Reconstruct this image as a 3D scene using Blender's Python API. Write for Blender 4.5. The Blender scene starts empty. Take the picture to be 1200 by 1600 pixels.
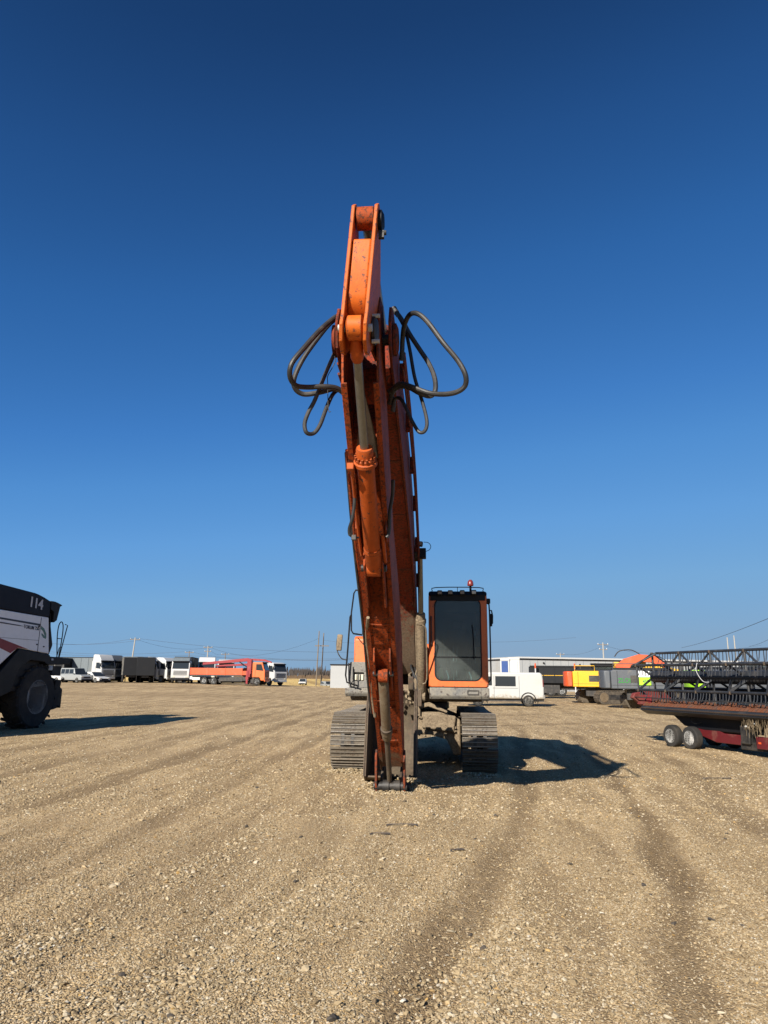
import bpy, math, random
import numpy as np
from mathutils import Vector, Matrix, Euler

random.seed(7)
np.random.seed(7)
scene = bpy.context.scene
COL = scene.collection
R = math.radians

# ------------------------------------------------------------------ camera
CAM_H = 1.65
PITCH = math.atan(257 / 1110)
ROLL = R(0.6)
cd = bpy.data.cameras.new('camera')
cd.sensor_fit = 'VERTICAL'
cd.sensor_height = 24.0
cd.lens = 24.0 * 1110 / 1600
cd.clip_start = 0.05
cd.clip_end = 6000
cam = bpy.data.objects.new('camera', cd)
COL.objects.link(cam)
cam.matrix_world = (Matrix.Translation((0, 0, CAM_H)) @ Matrix.Rotation(R(90) + PITCH, 4, 'X')
                    @ Matrix.Rotation(ROLL, 4, 'Z'))
scene.camera = cam

# ------------------------------------------------------------------ sky and sun
SUN_TRAVEL = Vector((0.85, 1.58, -1.0)).normalized()     # the way the light goes
SUN_EL = math.asin(-SUN_TRAVEL.z)
SUN_AZ = math.atan2(-SUN_TRAVEL.x, -SUN_TRAVEL.y)          # clockwise from +Y
world = bpy.data.worlds.new('World')
scene.world = world
world.use_nodes = True
wn = world.node_tree
for n in list(wn.nodes):
    wn.nodes.remove(n)
wo = wn.nodes.new('ShaderNodeOutputWorld')
bg = wn.nodes.new('ShaderNodeBackground')
sky = wn.nodes.new('ShaderNodeTexSky')
sky.sky_type = 'NISHITA'
sky.sun_disc = False
sky.sun_elevation = SUN_EL
sky.sun_rotation = SUN_AZ
sky.air_density = 1.0
sky.dust_density = 0.35
sky.ozone_density = 1.5
# the phone's rendering of that sky: one tone map of its brightness; its top tones are added to whiten the unseen sun side
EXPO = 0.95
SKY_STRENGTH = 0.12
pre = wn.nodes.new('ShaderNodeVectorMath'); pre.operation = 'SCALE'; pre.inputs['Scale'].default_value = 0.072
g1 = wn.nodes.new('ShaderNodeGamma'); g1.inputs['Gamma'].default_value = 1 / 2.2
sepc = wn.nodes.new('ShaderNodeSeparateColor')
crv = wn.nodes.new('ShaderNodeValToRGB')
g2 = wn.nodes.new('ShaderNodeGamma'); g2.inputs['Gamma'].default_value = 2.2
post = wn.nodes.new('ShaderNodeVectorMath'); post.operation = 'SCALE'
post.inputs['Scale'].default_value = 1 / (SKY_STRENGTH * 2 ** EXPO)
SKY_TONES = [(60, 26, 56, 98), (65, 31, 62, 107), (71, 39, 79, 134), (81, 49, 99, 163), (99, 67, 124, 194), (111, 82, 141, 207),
             (130, 100, 157, 217), (158, 119, 168, 214), (190, 130, 168, 204), (212, 138, 166, 194), (222, 146, 168, 190), (234, 208, 204, 196), (244, 255, 250, 236)]  # last two tones brighten unseen sky near the sun to neutralise blue shadows
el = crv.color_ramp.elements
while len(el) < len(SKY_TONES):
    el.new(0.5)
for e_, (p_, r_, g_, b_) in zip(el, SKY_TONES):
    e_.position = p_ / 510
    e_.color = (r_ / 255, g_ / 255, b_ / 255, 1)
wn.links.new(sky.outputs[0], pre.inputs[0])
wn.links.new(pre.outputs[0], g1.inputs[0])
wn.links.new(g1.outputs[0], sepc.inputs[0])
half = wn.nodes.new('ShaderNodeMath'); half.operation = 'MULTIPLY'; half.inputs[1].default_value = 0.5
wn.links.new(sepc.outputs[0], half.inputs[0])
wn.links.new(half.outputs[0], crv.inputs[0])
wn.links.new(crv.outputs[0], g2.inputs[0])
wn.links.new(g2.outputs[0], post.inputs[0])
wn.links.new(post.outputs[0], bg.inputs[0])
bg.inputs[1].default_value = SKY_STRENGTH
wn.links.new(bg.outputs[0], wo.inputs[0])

sl = bpy.data.lights.new('sun', 'SUN')
sl.energy = 5.0
sl.angle = R(0.53)
sl.color = (1.0, 0.93, 0.82)
so = bpy.data.objects.new('sun', sl)
COL.objects.link(so)
so.rotation_euler = SUN_TRAVEL.to_track_quat('-Z', 'Y').to_euler()
so.location = (-20, -40, 40)

vs = scene.view_settings
vs.view_transform = 'Standard'
vs.look = 'None'
vs.exposure = EXPO
vs.gamma = 1.0
vs.use_curve_mapping = False

# ------------------------------------------------------------------ materials
def new_mat(name):
    m = bpy.data.materials.new(name)
    m.use_nodes = True
    nt = m.node_tree
    b = nt.nodes['Principled BSDF']
    return m, nt, b

def N(nt, t, **kw):
    n = nt.nodes.new(t)
    for k, v in kw.items():
        setattr(n, k, v)
    return n

def noise(nt, co, scale, detail=4, rough=0.6, vec_scale=None):
    n = N(nt, 'ShaderNodeTexNoise')
    n.inputs['Scale'].default_value = scale
    n.inputs['Detail'].default_value = detail
    n.inputs['Roughness'].default_value = rough
    if vec_scale:
        mp = N(nt, 'ShaderNodeMapping')
        mp.inputs['Scale'].default_value = vec_scale
        nt.links.new(co, mp.inputs[0])
        co = mp.outputs[0]
    nt.links.new(co, n.inputs['Vector'])
    return n.outputs['Fac']

def ramp(nt, fac, stops):
    r = N(nt, 'ShaderNodeValToRGB')
    e = r.color_ramp.elements
    while len(e) < len(stops):
        e.new(0.5)
    for el, (p, c) in zip(e, stops):
        el.position = p
        el.color = (c, c, c, 1) if isinstance(c, (int, float)) else (*c, 1)
    nt.links.new(fac, r.inputs[0])
    return r.outputs[0]

def mix(nt, fac, a, b, mode='MIX'):
    m = N(nt, 'ShaderNodeMix', data_type='RGBA', blend_type=mode)
    for sock, v in ((m.inputs[0], fac), (m.inputs[6], a), (m.inputs[7], b)):
        if isinstance(v, (int, float)):
            sock.default_value = v
        elif isinstance(v, tuple):
            sock.default_value = (*v, 1)
        else:
            nt.links.new(v, sock)
    return m.outputs[2]

DUST = (0.33, 0.27, 0.19)
ALB = 0.72

def surf(name, col, rough=0.5, metal=0.0, dirt=0.25, dirt_col=DUST, scale=1.5, chips=0.0, grime=0.0, edge=0.0, rand=0.0,
         chip_col=(0.05, 0.035, 0.03), streak=None, bump=0.15, tone=0.18, spec=0.5, chip_scale=14):
    """Painted / metal / rubber surface: tone drift, dust patches, chips, fine relief."""
    col = tuple(c * ALB for c in col)
    dirt_col = tuple(c * ALB for c in dirt_col)
    m, nt, b = new_mat(name)
    tc = N(nt, 'ShaderNodeTexCoord')
    co = tc.outputs['Object']
    n1 = noise(nt, co, scale, 6, 0.62, streak)
    n2 = noise(nt, co, scale * 9, 6, 0.7)
    dark = tuple(c * (1 - tone) for c in col)
    lite = tuple(min(1, c * (1 + tone * 0.6)) for c in col)
    c = ramp(nt, n2, [(0.3, dark), (0.7, lite)])
    if dirt > 0:
        f = ramp(nt, n1, [(0.62 - dirt * 0.45, 0.0), (0.78 - dirt * 0.3, min(1, 0.35 + dirt))])
        f2 = mix(nt, 1.0, f, ramp(nt, n2, [(0.25, 0.25), (0.75, 1.0)]), 'MULTIPLY')
        c = mix(nt, f2, c, dirt_col)
    if chips > 0:
        n3 = noise(nt, co, chip_scale, 8, 0.75, streak)
        f = ramp(nt, n3, [(0.62 - chips * 0.2, 0.0), (0.66 - chips * 0.2, 1.0)])
        c = mix(nt, f, c, chip_col)
    if grime > 0:                      # oily streaks running down the steel
        ng_ = noise(nt, co, 5.0, 8, 0.7, (1.6, 1.6, 0.28))
        c = mix(nt, ramp(nt, ng_, [(0.46, 0.0), (0.74, grime)]), c, tuple(q * 0.22 for q in col))
        ng2 = noise(nt, co, 2.2, 7, 0.75)
        c = mix(nt, ramp(nt, ng2, [(0.54, 0.0), (0.72, grime * .7)]), c, (0.10, 0.05, 0.03))
    if edge > 0:                       # paint worn off along the edges
        bv = N(nt, 'ShaderNodeBevel'); bv.samples = 4; bv.inputs['Radius'].default_value = 0.03
        ge = N(nt, 'ShaderNodeNewGeometry')
        dp = N(nt, 'ShaderNodeVectorMath', operation='DOT_PRODUCT')
        nt.links.new(bv.outputs[0], dp.inputs[0]); nt.links.new(ge.outputs['Normal'], dp.inputs[1])
        iv = N(nt, 'ShaderNodeMath', operation='SUBTRACT'); iv.inputs[0].default_value = 1.0
        nt.links.new(dp.outputs['Value'], iv.inputs[1])
        ne = noise(nt, co, 26, 5, 0.7)
        ml = N(nt, 'ShaderNodeMath', operation='MULTIPLY'); nt.links.new(iv.outputs[0], ml.inputs[0]); nt.links.new(ne, ml.inputs[1])
        c = mix(nt, ramp(nt, ml.outputs[0], [(0.03, 0.0), (0.09, edge)]), c, (0.07, 0.035, 0.022))
    if rand > 0:
        oi_ = N(nt, 'ShaderNodeObjectInfo')
        c = mix(nt, 1.0, c, ramp(nt, oi_.outputs['Random'], [(0.0, 1 - rand), (1.0, 1.0)]), 'MULTIPLY')
    nt.links.new(c, b.inputs['Base Color'])
    rr = N(nt, 'ShaderNodeMapRange')
    rr.inputs[3].default_value = max(0.02, rough - 0.12)
    rr.inputs[4].default_value = min(1, rough + 0.22)
    nt.links.new(n1, rr.inputs[0])
    nt.links.new(rr.outputs[0], b.inputs['Roughness'])
    b.inputs['Metallic'].default_value = metal
    b.inputs['Specular IOR Level'].default_value = spec
    if bump > 0:
        bp = N(nt, 'ShaderNodeBump')
        bp.inputs['Strength'].default_value = bump
        bp.inputs['Distance'].default_value = 0.01
        nt.links.new(n2, bp.inputs['Height'])
        nt.links.new(bp.outputs[0], b.inputs['Normal'])
    return m

def glass_mat(name, col=(0.02, 0.025, 0.03), rough=0.06, dirt=0.0):
    m, nt, b = new_mat(name)
    b.inputs['Base Color'].default_value = (*col, 1)
    b.inputs['Roughness'].default_value = rough
    b.inputs['Specular IOR Level'].default_value = 0.3
    return m

def see_glass(name, tint=(0.55, 0.62, 0.62), dirt=0.15):
    m, nt, b = new_mat(name)
    out = nt.nodes['Material Output']
    tr = N(nt, 'ShaderNodeBsdfTransparent')
    tr.inputs[0].default_value = (*tint, 1)
    gl = N(nt, 'ShaderNodeBsdfGlossy')
    gl.inputs['Roughness'].default_value = 0.05
    gl.inputs[0].default_value = (0.9, 0.95, 1, 1)
    fr = N(nt, 'ShaderNodeFresnel')
    fr.inputs[0].default_value = 1.5
    mx = N(nt, 'ShaderNodeMixShader')
    nt.links.new(fr.outputs[0], mx.inputs[0])
    nt.links.new(tr.outputs[0], mx.inputs[1])
    nt.links.new(gl.outputs[0], mx.inputs[2])
    df = N(nt, 'ShaderNodeBsdfDiffuse')
    df.inputs[0].default_value = (0.36, 0.38, 0.36, 1)
    tc = N(nt, 'ShaderNodeTexCoord')
    nz = noise(nt, tc.outputs['Object'], 3.0, 6, 0.65)
    f = ramp(nt, nz, [(0.3, dirt * 0.4), (0.75, dirt * 1.6)])
    mx2 = N(nt, 'ShaderNodeMixShader')
    nt.links.new(f, mx2.inputs[0])
    nt.links.new(mx.outputs[0], mx2.inputs[1])
    nt.links.new(df.outputs[0], mx2.inputs[2])
    nt.links.new(mx2.outputs[0], out.inputs[0])
    return m

M = {}
M['orange'] = surf('orange_paint', (0.80, 0.16, 0.028), 0.42, edge=0.7, grime=0.15, dirt=0.12, dirt_col=(0.5, 0.2, 0.08), chips=0.12, scale=1.2, tone=0.12)
M['orange_clean'] = surf('orange_box_paint', (0.68, 0.145, 0.018), 0.45, edge=0.85, grime=0.25, dirt=0.05, dirt_col=(0.45, 0.2, 0.1), chips=0.28, chip_col=(0.12, 0.04, 0.025), scale=2.0, tone=0.14, chip_scale=22, spec=0.18)
M['arm'] = surf('worn_orange_paint', (0.46, 0.080, 0.017), 0.66, edge=0.6, grime=0.7, dirt=0.35, dirt_col=(0.20, 0.045, 0.018), chips=0.56, chip_col=(0.085, 0.028, 0.016), scale=1.6, tone=0.24, chip_scale=34, bump=0.35, streak=(1, 1, 0.6), spec=0.15)
M['boom'] = surf('muddy_red_orange_paint', (0.30, 0.042, 0.016), 0.72, edge=0.9, grime=0.6, dirt=0.35, dirt_col=(0.14, 0.045, 0.025), chips=0.60, chip_col=(0.050, 0.018, 0.013), scale=1.3, tone=0.26, chip_scale=30, bump=0.35, streak=(1, 1, 0.7), spec=0.15)
def add_splash(m, z_full, z_none, col=(0.23, 0.18, 0.125)):
    """mud thrown up from the ground: thick low down, breaking into spots higher up"""
    nt = m.node_tree
    b = nt.nodes['Principled BSDF']
    old = b.inputs['Base Color'].links[0].from_socket
    tc = N(nt, 'ShaderNodeTexCoord')
    sx = N(nt, 'ShaderNodeSeparateXYZ'); nt.links.new(tc.outputs['Object'], sx.inputs[0])
    mr = N(nt, 'ShaderNodeMapRange'); mr.inputs[1].default_value = z_none; mr.inputs[2].default_value = z_full
    mr.inputs[3].default_value = -0.25; mr.inputs[4].default_value = 0.42
    nt.links.new(sx.outputs[2], mr.inputs[0])
    nz = noise(nt, tc.outputs['Object'], 5, 10, 0.72)
    ad = N(nt, 'ShaderNodeMath', operation='ADD'); nt.links.new(mr.outputs[0], ad.inputs[0]); nt.links.new(nz, ad.inputs[1])
    f = ramp(nt, ad.outputs[0], [(0.56, 0.0), (0.72, 0.85)])
    shade = ramp(nt, noise(nt, tc.outputs['Object'], 30, 6, 0.7), [(0.3, tuple(c * .42 for c in col)), (0.7, col)])
    nt.links.new(mix(nt, f, old, shade), b.inputs['Base Color'])
add_splash(M['boom'], 2.0, 3.8)
add_splash(M['arm'], 0.05, 1.1, (0.20, 0.13, 0.08))

M['mud'] = surf('dried_mud_on_steel', (0.25, 0.19, 0.125), 0.9, dirt=0.5, dirt_col=(0.38, 0.30, 0.20), chips=0.3, chip_col=(0.07, 0.05, 0.035), scale=3.0, tone=0.45, bump=0.8, spec=0.2, chip_scale=30)
M['grey'] = surf('grey_panel_paint', (0.13, 0.135, 0.14), 0.6, dirt=0.65, dirt_col=(0.30, 0.27, 0.22), chips=0.2, scale=2.5, tone=0.25)
M['lowgrey'] = surf('dusty_skirt_paint', (0.14, 0.145, 0.15), 0.7, dirt=0.8, dirt_col=(0.33, 0.29, 0.22), chips=0.3, scale=3, tone=0.3)
M['track'] = surf('worn_track_steel', (0.16, 0.132, 0.10), 0.6, metal=0.3, rand=0.4, grime=0.4, dirt=0.5, dirt_col=(0.36, 0.30, 0.22), chips=0.3, chip_col=(0.10, 0.07, 0.05), scale=4, tone=0.3, bump=0.4)
M['trackbar'] = surf('polished_grouser_steel', (0.42, 0.38, 0.33), 0.35, metal=0.5, rand=0.45, dirt=0.45, scale=5, tone=0.3, bump=0.3)
M['darksteel'] = surf('dark_greasy_steel', (0.035, 0.033, 0.032), 0.5, metal=0.2, dirt=0.35, dirt_col=(0.16, 0.13, 0.10), scale=4, tone=0.3)
M['chrome'] = surf('cylinder_rod_chrome', (0.30, 0.29, 0.26), 0.36, metal=0.85, dirt=0.25, dirt_col=(0.25, 0.23, 0.18), scale=3, tone=0.15, streak=(4, 4, 0.3), bump=0.02)
M['hose'] = surf('black_rubber_hose', (0.022, 0.022, 0.023), 0.5, dirt=0.3, dirt_col=(0.10, 0.09, 0.08), scale=6, tone=0.2)
M['black'] = surf('black_paint', (0.007, 0.007, 0.009), 0.5, dirt=0.08, dirt_col=(0.05, 0.045, 0.04), scale=3, tone=0.2, spec=0.25)
M['rubber'] = surf('tyre_rubber', (0.028, 0.027, 0.026), 0.85, dirt=0.4, dirt_col=(0.10, 0.085, 0.065), scale=3, tone=0.2, spec=0.3)
M['bucket'] = surf('bucket_steel', (0.11, 0.082, 0.056), 0.75, edge=0.6, grime=0.6, metal=0.2, dirt=0.45, dirt_col=(0.24, 0.185, 0.12), chips=0.3, chip_col=(0.10, 0.06, 0.04), scale=3, tone=0.25)
M['barrel'] = surf('orange_cylinder_barrel', (0.56, 0.105, 0.016), 0.55, spec=0.2, edge=0.8, grime=0.35, dirt=0.15, dirt_col=(0.25, 0.07, 0.03), chips=0.2, scale=2.2, tone=0.15)
M['mudbarrel'] = surf('mud_caked_barrel', (0.16, 0.115, 0.066), 0.8, dirt=0.45, dirt_col=(0.26, 0.20, 0.13), chips=0.45, chip_col=(0.10, 0.06, 0.03), scale=5, tone=0.3, bump=0.4)
M['trailerwhite'] = surf('white_rim_paint', (0.85, 0.84, 0.8), 0.4, dirt=0.08, scale=5, tone=0.05, bump=0.02)  # plain white paint for the trailer's wheel rims
M['hdrred'] = surf('dusty_dark_red_paint', (0.20, 0.02, 0.025), 0.6, dirt=0.5, dirt_col=(0.16, 0.10, 0.07), scale=3, grime=0.3, spec=0.2)
M['cabglass'] = see_glass('dusty_cab_glass', (0.50, 0.60, 0.60), 0.075)
M['glass'] = glass_mat('dark_glass')
M['white'] = surf('white_paint', (0.58, 0.58, 0.57), 0.35, dirt=0.12, dirt_col=(0.5, 0.45, 0.36), scale=0.9, tone=0.05, bump=0.02)
M['vanwhite'] = surf('van_white_paint', (0.52, 0.52, 0.50), 0.45, dirt=0.2, dirt_col=(0.44, 0.40, 0.32), scale=0.9, tone=0.05, bump=0.02)
add_splash(M['vanwhite'], 0.30, 0.95, (0.30, 0.25, 0.18))
M['silver'] = surf('silver_paint', (0.42, 0.44, 0.44), 0.35, metal=0.3, dirt=0.15, scale=1, tone=0.08, bump=0.02)
M['trailgrey'] = surf('dark_trailer_paint', (0.012, 0.013, 0.016), 0.6, dirt=0.15, dirt_col=(0.06, 0.055, 0.05), scale=0.8, tone=0.25, spec=0.25)
M['tarp'] = surf('grey_tarpaulin', (0.16, 0.19, 0.21), 0.7, dirt=0.2, scale=0.6, tone=0.2)
M['clad'] = surf('grey_cladding', (0.42, 0.43, 0.43), 0.6, dirt=0.12, scale=0.25, tone=0.06, bump=0.02)
M['yellow'] = surf('yellow_paint', (0.85, 0.48, 0.02), 0.4, dirt=0.12, dirt_col=(0.4, 0.26, 0.08), scale=1.5, tone=0.1, bump=0.05)
M['red'] = surf('red_paint', (0.30, 0.012, 0.02), 0.4, dirt=0.1, scale=1.5, tone=0.1, bump=0.05)
M['link'] = surf('rust_dark_link_paint', (0.32, 0.06, 0.02), 0.7, dirt=0.5, dirt_col=(0.12, 0.07, 0.04), chips=0.5, grime=0.5, edge=0.8, scale=4, spec=0.2)
M['redorange'] = surf('red_orange_paint', (0.72, 0.10, 0.022), 0.4, dirt=0.1, scale=1.5, tone=0.1, bump=0.05)
M['maroon'] = surf('maroon_paint', (0.12, 0.010, 0.013), 0.45, dirt=0.2, dirt_col=(0.25, 0.15, 0.11), scale=3, tone=0.2, bump=0.05)
M['steelgrey'] = surf('blue_grey_paint', (0.085, 0.095, 0.11), 0.45, dirt=0.15, scale=1.5, tone=0.1, bump=0.05)
M['combwhite'] = surf('combine_panel_white', (1.02, 1.03, 1.03), 0.4, dirt=0.1, dirt_col=(0.35, 0.32, 0.28), scale=0.8, tone=0.05, bump=0.03)
M['combnavy'] = surf('combine_tank_dark_blue', (0.004, 0.007, 0.018), 0.55, dirt=0.05, dirt_col=(0.03, 0.03, 0.03), scale=1, tone=0.2, spec=0.25)
M['rim'] = surf('pale_rim_paint', (0.55, 0.56, 0.55), 0.4, dirt=0.05, scale=4, tone=0.1, bump=0.05)
M['hdrblack'] = surf('header_black_paint', (0.022, 0.024, 0.028), 0.42, dirt=0.3, dirt_col=(0.10, 0.09, 0.08), scale=3, tone=0.25)
M['tine'] = surf('reel_tine_plastic', (0.05, 0.055, 0.065), 0.5, dirt=0.3, dirt_col=(0.16, 0.13, 0.10), scale=5, tone=0.2)
M['belt'] = surf('rusty_orange_guards', (0.19, 0.055, 0.018), 0.7, dirt=0.5, dirt_col=(0.12, 0.06, 0.035), scale=5, tone=0.4, chips=0.4)
M['straw'] = surf('dry_straw', (0.20, 0.15, 0.09), 0.9, dirt=0.3, dirt_col=(0.25, 0.19, 0.12), scale=6, tone=0.3)
M['lime'] = surf('lime_panel', (0.42, 0.85, 0.02), 0.5, dirt=0.0, tone=0.05, bump=0.0)
M['green'] = surf('green_print', (0.02, 0.20, 0.035), 0.5, dirt=0.0, tone=0.05, bump=0.0)
M['navyprint'] = surf('dark_print', (0.03, 0.035, 0.06), 0.5, dirt=0, bump=0, tone=0.05)
M['greenprint'] = surf('soft_green_print', (0.10, 0.24, 0.20), 0.5, dirt=0, bump=0, tone=0.05)
M['redprint'] = surf('red_stripe_print', (0.30, 0.03, 0.035), 0.5, dirt=0, bump=0, tone=0.05)
M['whiteprint'] = surf('white_print', (0.62, 0.62, 0.62), 0.5, dirt=0, bump=0, tone=0.04)
M['blue'] = surf('blue_paint', (0.02, 0.07, 0.26), 0.4, dirt=0.0, tone=0.1, bump=0.0)
M['wood'] = surf('weathered_pole_wood', (0.20, 0.16, 0.12), 0.9, dirt=0.3, scale=2, tone=0.25, streak=(3, 3, 0.2))
M['concrete'] = surf('pale_concrete', (0.42, 0.40, 0.36), 0.85, dirt=0.2, scale=2, tone=0.15)
M['wire'] = surf('wire_black', (0.04, 0.04, 0.045), 0.6, dirt=0, tone=0.1, bump=0)
M['lens'] = surf('lamp_lens', (0.75, 0.70, 0.55), 0.15, dirt=0.1, tone=0.05, bump=0)
M['warm_lens'] = surf('dull_lamp_lens', (0.30, 0.22, 0.15), 0.2, dirt=0.2, tone=0.05, bump=0)
M['redlens'] = surf('red_lens', (0.20, 0.025, 0.02), 0.3, dirt=0.05, tone=0.05, bump=0)
M['seat'] = surf('seat_cloth', (0.035, 0.038, 0.04), 0.9, dirt=0.4, dirt_col=(0.14, 0.13, 0.10), tone=0.2)
M['contgrey'] = surf('pale_blue_container_paint', (0.50, 0.56, 0.58), 0.5, dirt=0.15, tone=0.08)
M['twig'] = surf('bare_twigs', (0.075, 0.062, 0.055), 0.95, dirt=0, tone=0.3, bump=0)
M['drygrass'] = surf('dry_grass', (0.50, 0.37, 0.17), 0.95, dirt=0, tone=0.35, bump=0, scale=0.3)
M['reed'] = surf('brown_reeds', (0.15, 0.10, 0.06), 0.95, dirt=0, tone=0.3, bump=0, scale=0.2)

# ------------------------------------------------------------------ mesh helpers
class MB:
    def __init__(self):
        self.v, self.f = [], []
    def add(self, vs_, fs):
        o = len(self.v)
        self.v += [tuple(p) for p in vs_]
        self.f += [tuple(i + o for i in q) for q in fs]
        return self
    def box(self, cx, cy, cz, sx, sy, sz, rot=(0, 0, 0)):
        m = Euler(rot).to_matrix()
        pts = []
        for x in (-.5, .5):
            for y in (-.5, .5):
                for z in (-.5, .5):
                    p = m @ Vector((x * sx, y * sy, z * sz))
                    pts.append((p.x + cx, p.y + cy, p.z + cz))
        return self.add(pts, [(0, 1, 3, 2), (4, 6, 7, 5), (0, 4, 5, 1), (2, 3, 7, 6), (0, 2, 6, 4), (1, 5, 7, 3)])
    def bb(self, x0, x1, y0, y1, z0, z1):
        return self.box((x0 + x1) / 2, (y0 + y1) / 2, (z0 + z1) / 2, abs(x1 - x0), abs(y1 - y0), abs(z1 - z0))
    def prism(self, poly, a0, a1, axis='x', poly2=None):
        n = len(poly)
        poly2 = poly2 or poly
        def P(q, a):
            if axis == 'x': return (a, q[0], q[1])
            if axis == 'y': return (q[0], a, q[1])
            return (q[0], q[1], a)
        pts = [P(q, a0) for q in poly] + [P(q, a1) for q in poly2]
        fs = [tuple(range(n)), tuple(range(2 * n - 1, n - 1, -1))]
        for i in range(n):
            j = (i + 1) % n
            fs.append((i, i + n, j + n, j))
        return self.add(pts, fs)
    def cyl(self, p0, p1, r0, r1=None, n=16, caps=True):
        r1 = r0 if r1 is None else r1
        p0, p1 = Vector(p0), Vector(p1)
        d = (p1 - p0).normalized()
        a = d.orthogonal().normalized()
        b = d.cross(a)
        pts = []
        for c, r in ((p0, r0), (p1, r1)):
            for i in range(n):
                t = 2 * math.pi * i / n
                pts.append(c + a * (r * math.cos(t)) + b * (r * math.sin(t)))
        fs = [(i, (i + 1) % n, (i + 1) % n + n, i + n) for i in range(n)]
        if caps:
            fs += [tuple(range(n - 1, -1, -1)), tuple(range(n, 2 * n))]
        return self.add(pts, fs)
    def lathe(self, prof, p0, d, n=24):
        """prof: list of (radius, distance along d)"""
        p0, d = Vector(p0), Vector(d).normalized()
        a = d.orthogonal().normalized()
        b = d.cross(a)
        pts = []
        for r, t in prof:
            for i in range(n):
                g = 2 * math.pi * i / n
                pts.append(p0 + d * t + a * (r * math.cos(g)) + b * (r * math.sin(g)))
        fs = []
        for k in range(len(prof) - 1):
            for i in range(n):
                j = (i + 1) % n
                fs.append((k * n + i, k * n + j, (k + 1) * n + j, (k + 1) * n + i))
        fs += [tuple(range(n - 1, -1, -1)), tuple(range((len(prof) - 1) * n, len(prof) * n))]
        return self.add(pts, fs)
    def tube(self, pts, r, n=8, smooth=0, closed=False):
        P = [Vector(p) for p in pts]
        if smooth:
            P = catmull(P, smooth)
        m = len(P)
        rings = []
        up = None
        for i, p in enumerate(P):
            t = (P[min(i + 1, m - 1)] - P[max(i - 1, 0)]).normalized()
            if up is None:
                up = t.orthogonal().normalized()
            up = (up - t * up.dot(t)).normalized()
            b = t.cross(up)
            rr = r(i / (m - 1)) if callable(r) else r
            for k in range(n):
                g = 2 * math.pi * k / n
                rings.append(p + up * (rr * math.cos(g)) + b * (rr * math.sin(g)))
        fs = []
        for i in range(m - 1):
            for k in range(n):
                j = (k + 1) % n
                fs.append((i * n + k, i * n + j, (i + 1) * n + j, (i + 1) * n + k))
        fs += [tuple(range(n - 1, -1, -1)), tuple(range((m - 1) * n, m * n))]
        return self.add(rings, fs)
    def build(self, name, mat, parent=None, bev=0.0, smooth=True, label=None, seg=2):
        me = bpy.data.meshes.new(name)
        me.from_pydata([tuple(p) for p in self.v], [], self.f)
        me.validate()
        import bmesh
        bm = bmesh.new()
        bm.from_mesh(me)
        bmesh.ops.recalc_face_normals(bm, faces=bm.faces)
        bm.to_mesh(me)
        bm.free()
        me.materials.append(M[mat] if isinstance(mat, str) else mat)
        o = bpy.data.objects.new(name, me)
        COL.objects.link(o)
        if smooth:
            me.polygons.foreach_set('use_smooth', [True] * len(me.polygons))
            me.set_sharp_from_angle(angle=R(35))
        if bev:
            b = o.modifiers.new('bevel', 'BEVEL')
            b.width = bev
            b.segments = seg
            b.limit_method = 'ANGLE'
            b.angle_limit = R(35)
        if parent:
            o.parent = parent
        if label:
            o['label'] = label
        return o

def catmull(P, k):
    out = []
    n = len(P)
    for i in range(n - 1):
        p0, p1, p2, p3 = P[max(i - 1, 0)], P[i], P[i + 1], P[min(i + 2, n - 1)]
        for s in range(k):
            t = s / k
            out.append(0.5 * ((2 * p1) + (p2 - p0) * t + (2 * p0 - 5 * p1 + 4 * p2 - p3) * t * t
                              + (3 * p1 - p0 - 3 * p2 + p3) * t ** 3))
    out.append(P[-1])
    return out

def tag(o, label=None, cat=None, group=None, kind=None):
    for k, v in (('label', label), ('category', cat), ('group', group), ('kind', kind)):
        if v:
            o[k] = v
    return o

def thing(name, label, cat, loc=(0, 0, 0), rz=0.0, group=None):
    o = bpy.data.objects.new(name, None)
    o.empty_display_size = 0.3
    COL.objects.link(o)
    o.location = loc
    o.rotation_euler = (0, 0, rz)
    return tag(o, label, cat, group)

def copy_tree(o, parent=None):
    c = o.copy()
    COL.objects.link(c)
    c.parent = parent
    for ch in list(o.children):
        copy_tree(ch, c)
    return c

def dup(root, loc, rz, label):
    c = copy_tree(root)
    c.location = loc
    c.rotation_euler = (0, 0, rz)
    c['label'] = label
    return c

def lettering(text, size, mat, parent, M4, name='lettering', depth=0.003, sx=1.0, shear=0.0, bold=.012):
    cu = bpy.data.curves.new(name, 'FONT')
    cu.body = text
    cu.size = size
    cu.extrude = depth
    cu.shear = shear
    cu.offset = size * bold
    cu.align_x = 'CENTER'
    cu.align_y = 'CENTER'
    t = bpy.data.objects.new(name, cu)
    COL.objects.link(t)
    bpy.context.view_layer.update()
    dg = bpy.context.evaluated_depsgraph_get()
    me = bpy.data.meshes.new_from_object(t.evaluated_get(dg))
    bpy.data.objects.remove(t)
    me.transform(Matrix.Diagonal((sx, 1, 1, 1)))
    me.transform(M4)
    me.materials.clear()
    me.materials.append(M[mat])
    o = bpy.data.objects.new(name, me)
    COL.objects.link(o)
    o.parent = parent
    return o

def frame(origin, right, up):
    """4x4 with local X=right, Y=up at origin (for lettering)"""
    r, u = Vector(right).normalized(), Vector(up).normalized()
    n = r.cross(u)
    m = Matrix((r, u, n)).transposed().to_4x4()
    m.translation = Vector(origin)
    return m

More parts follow.
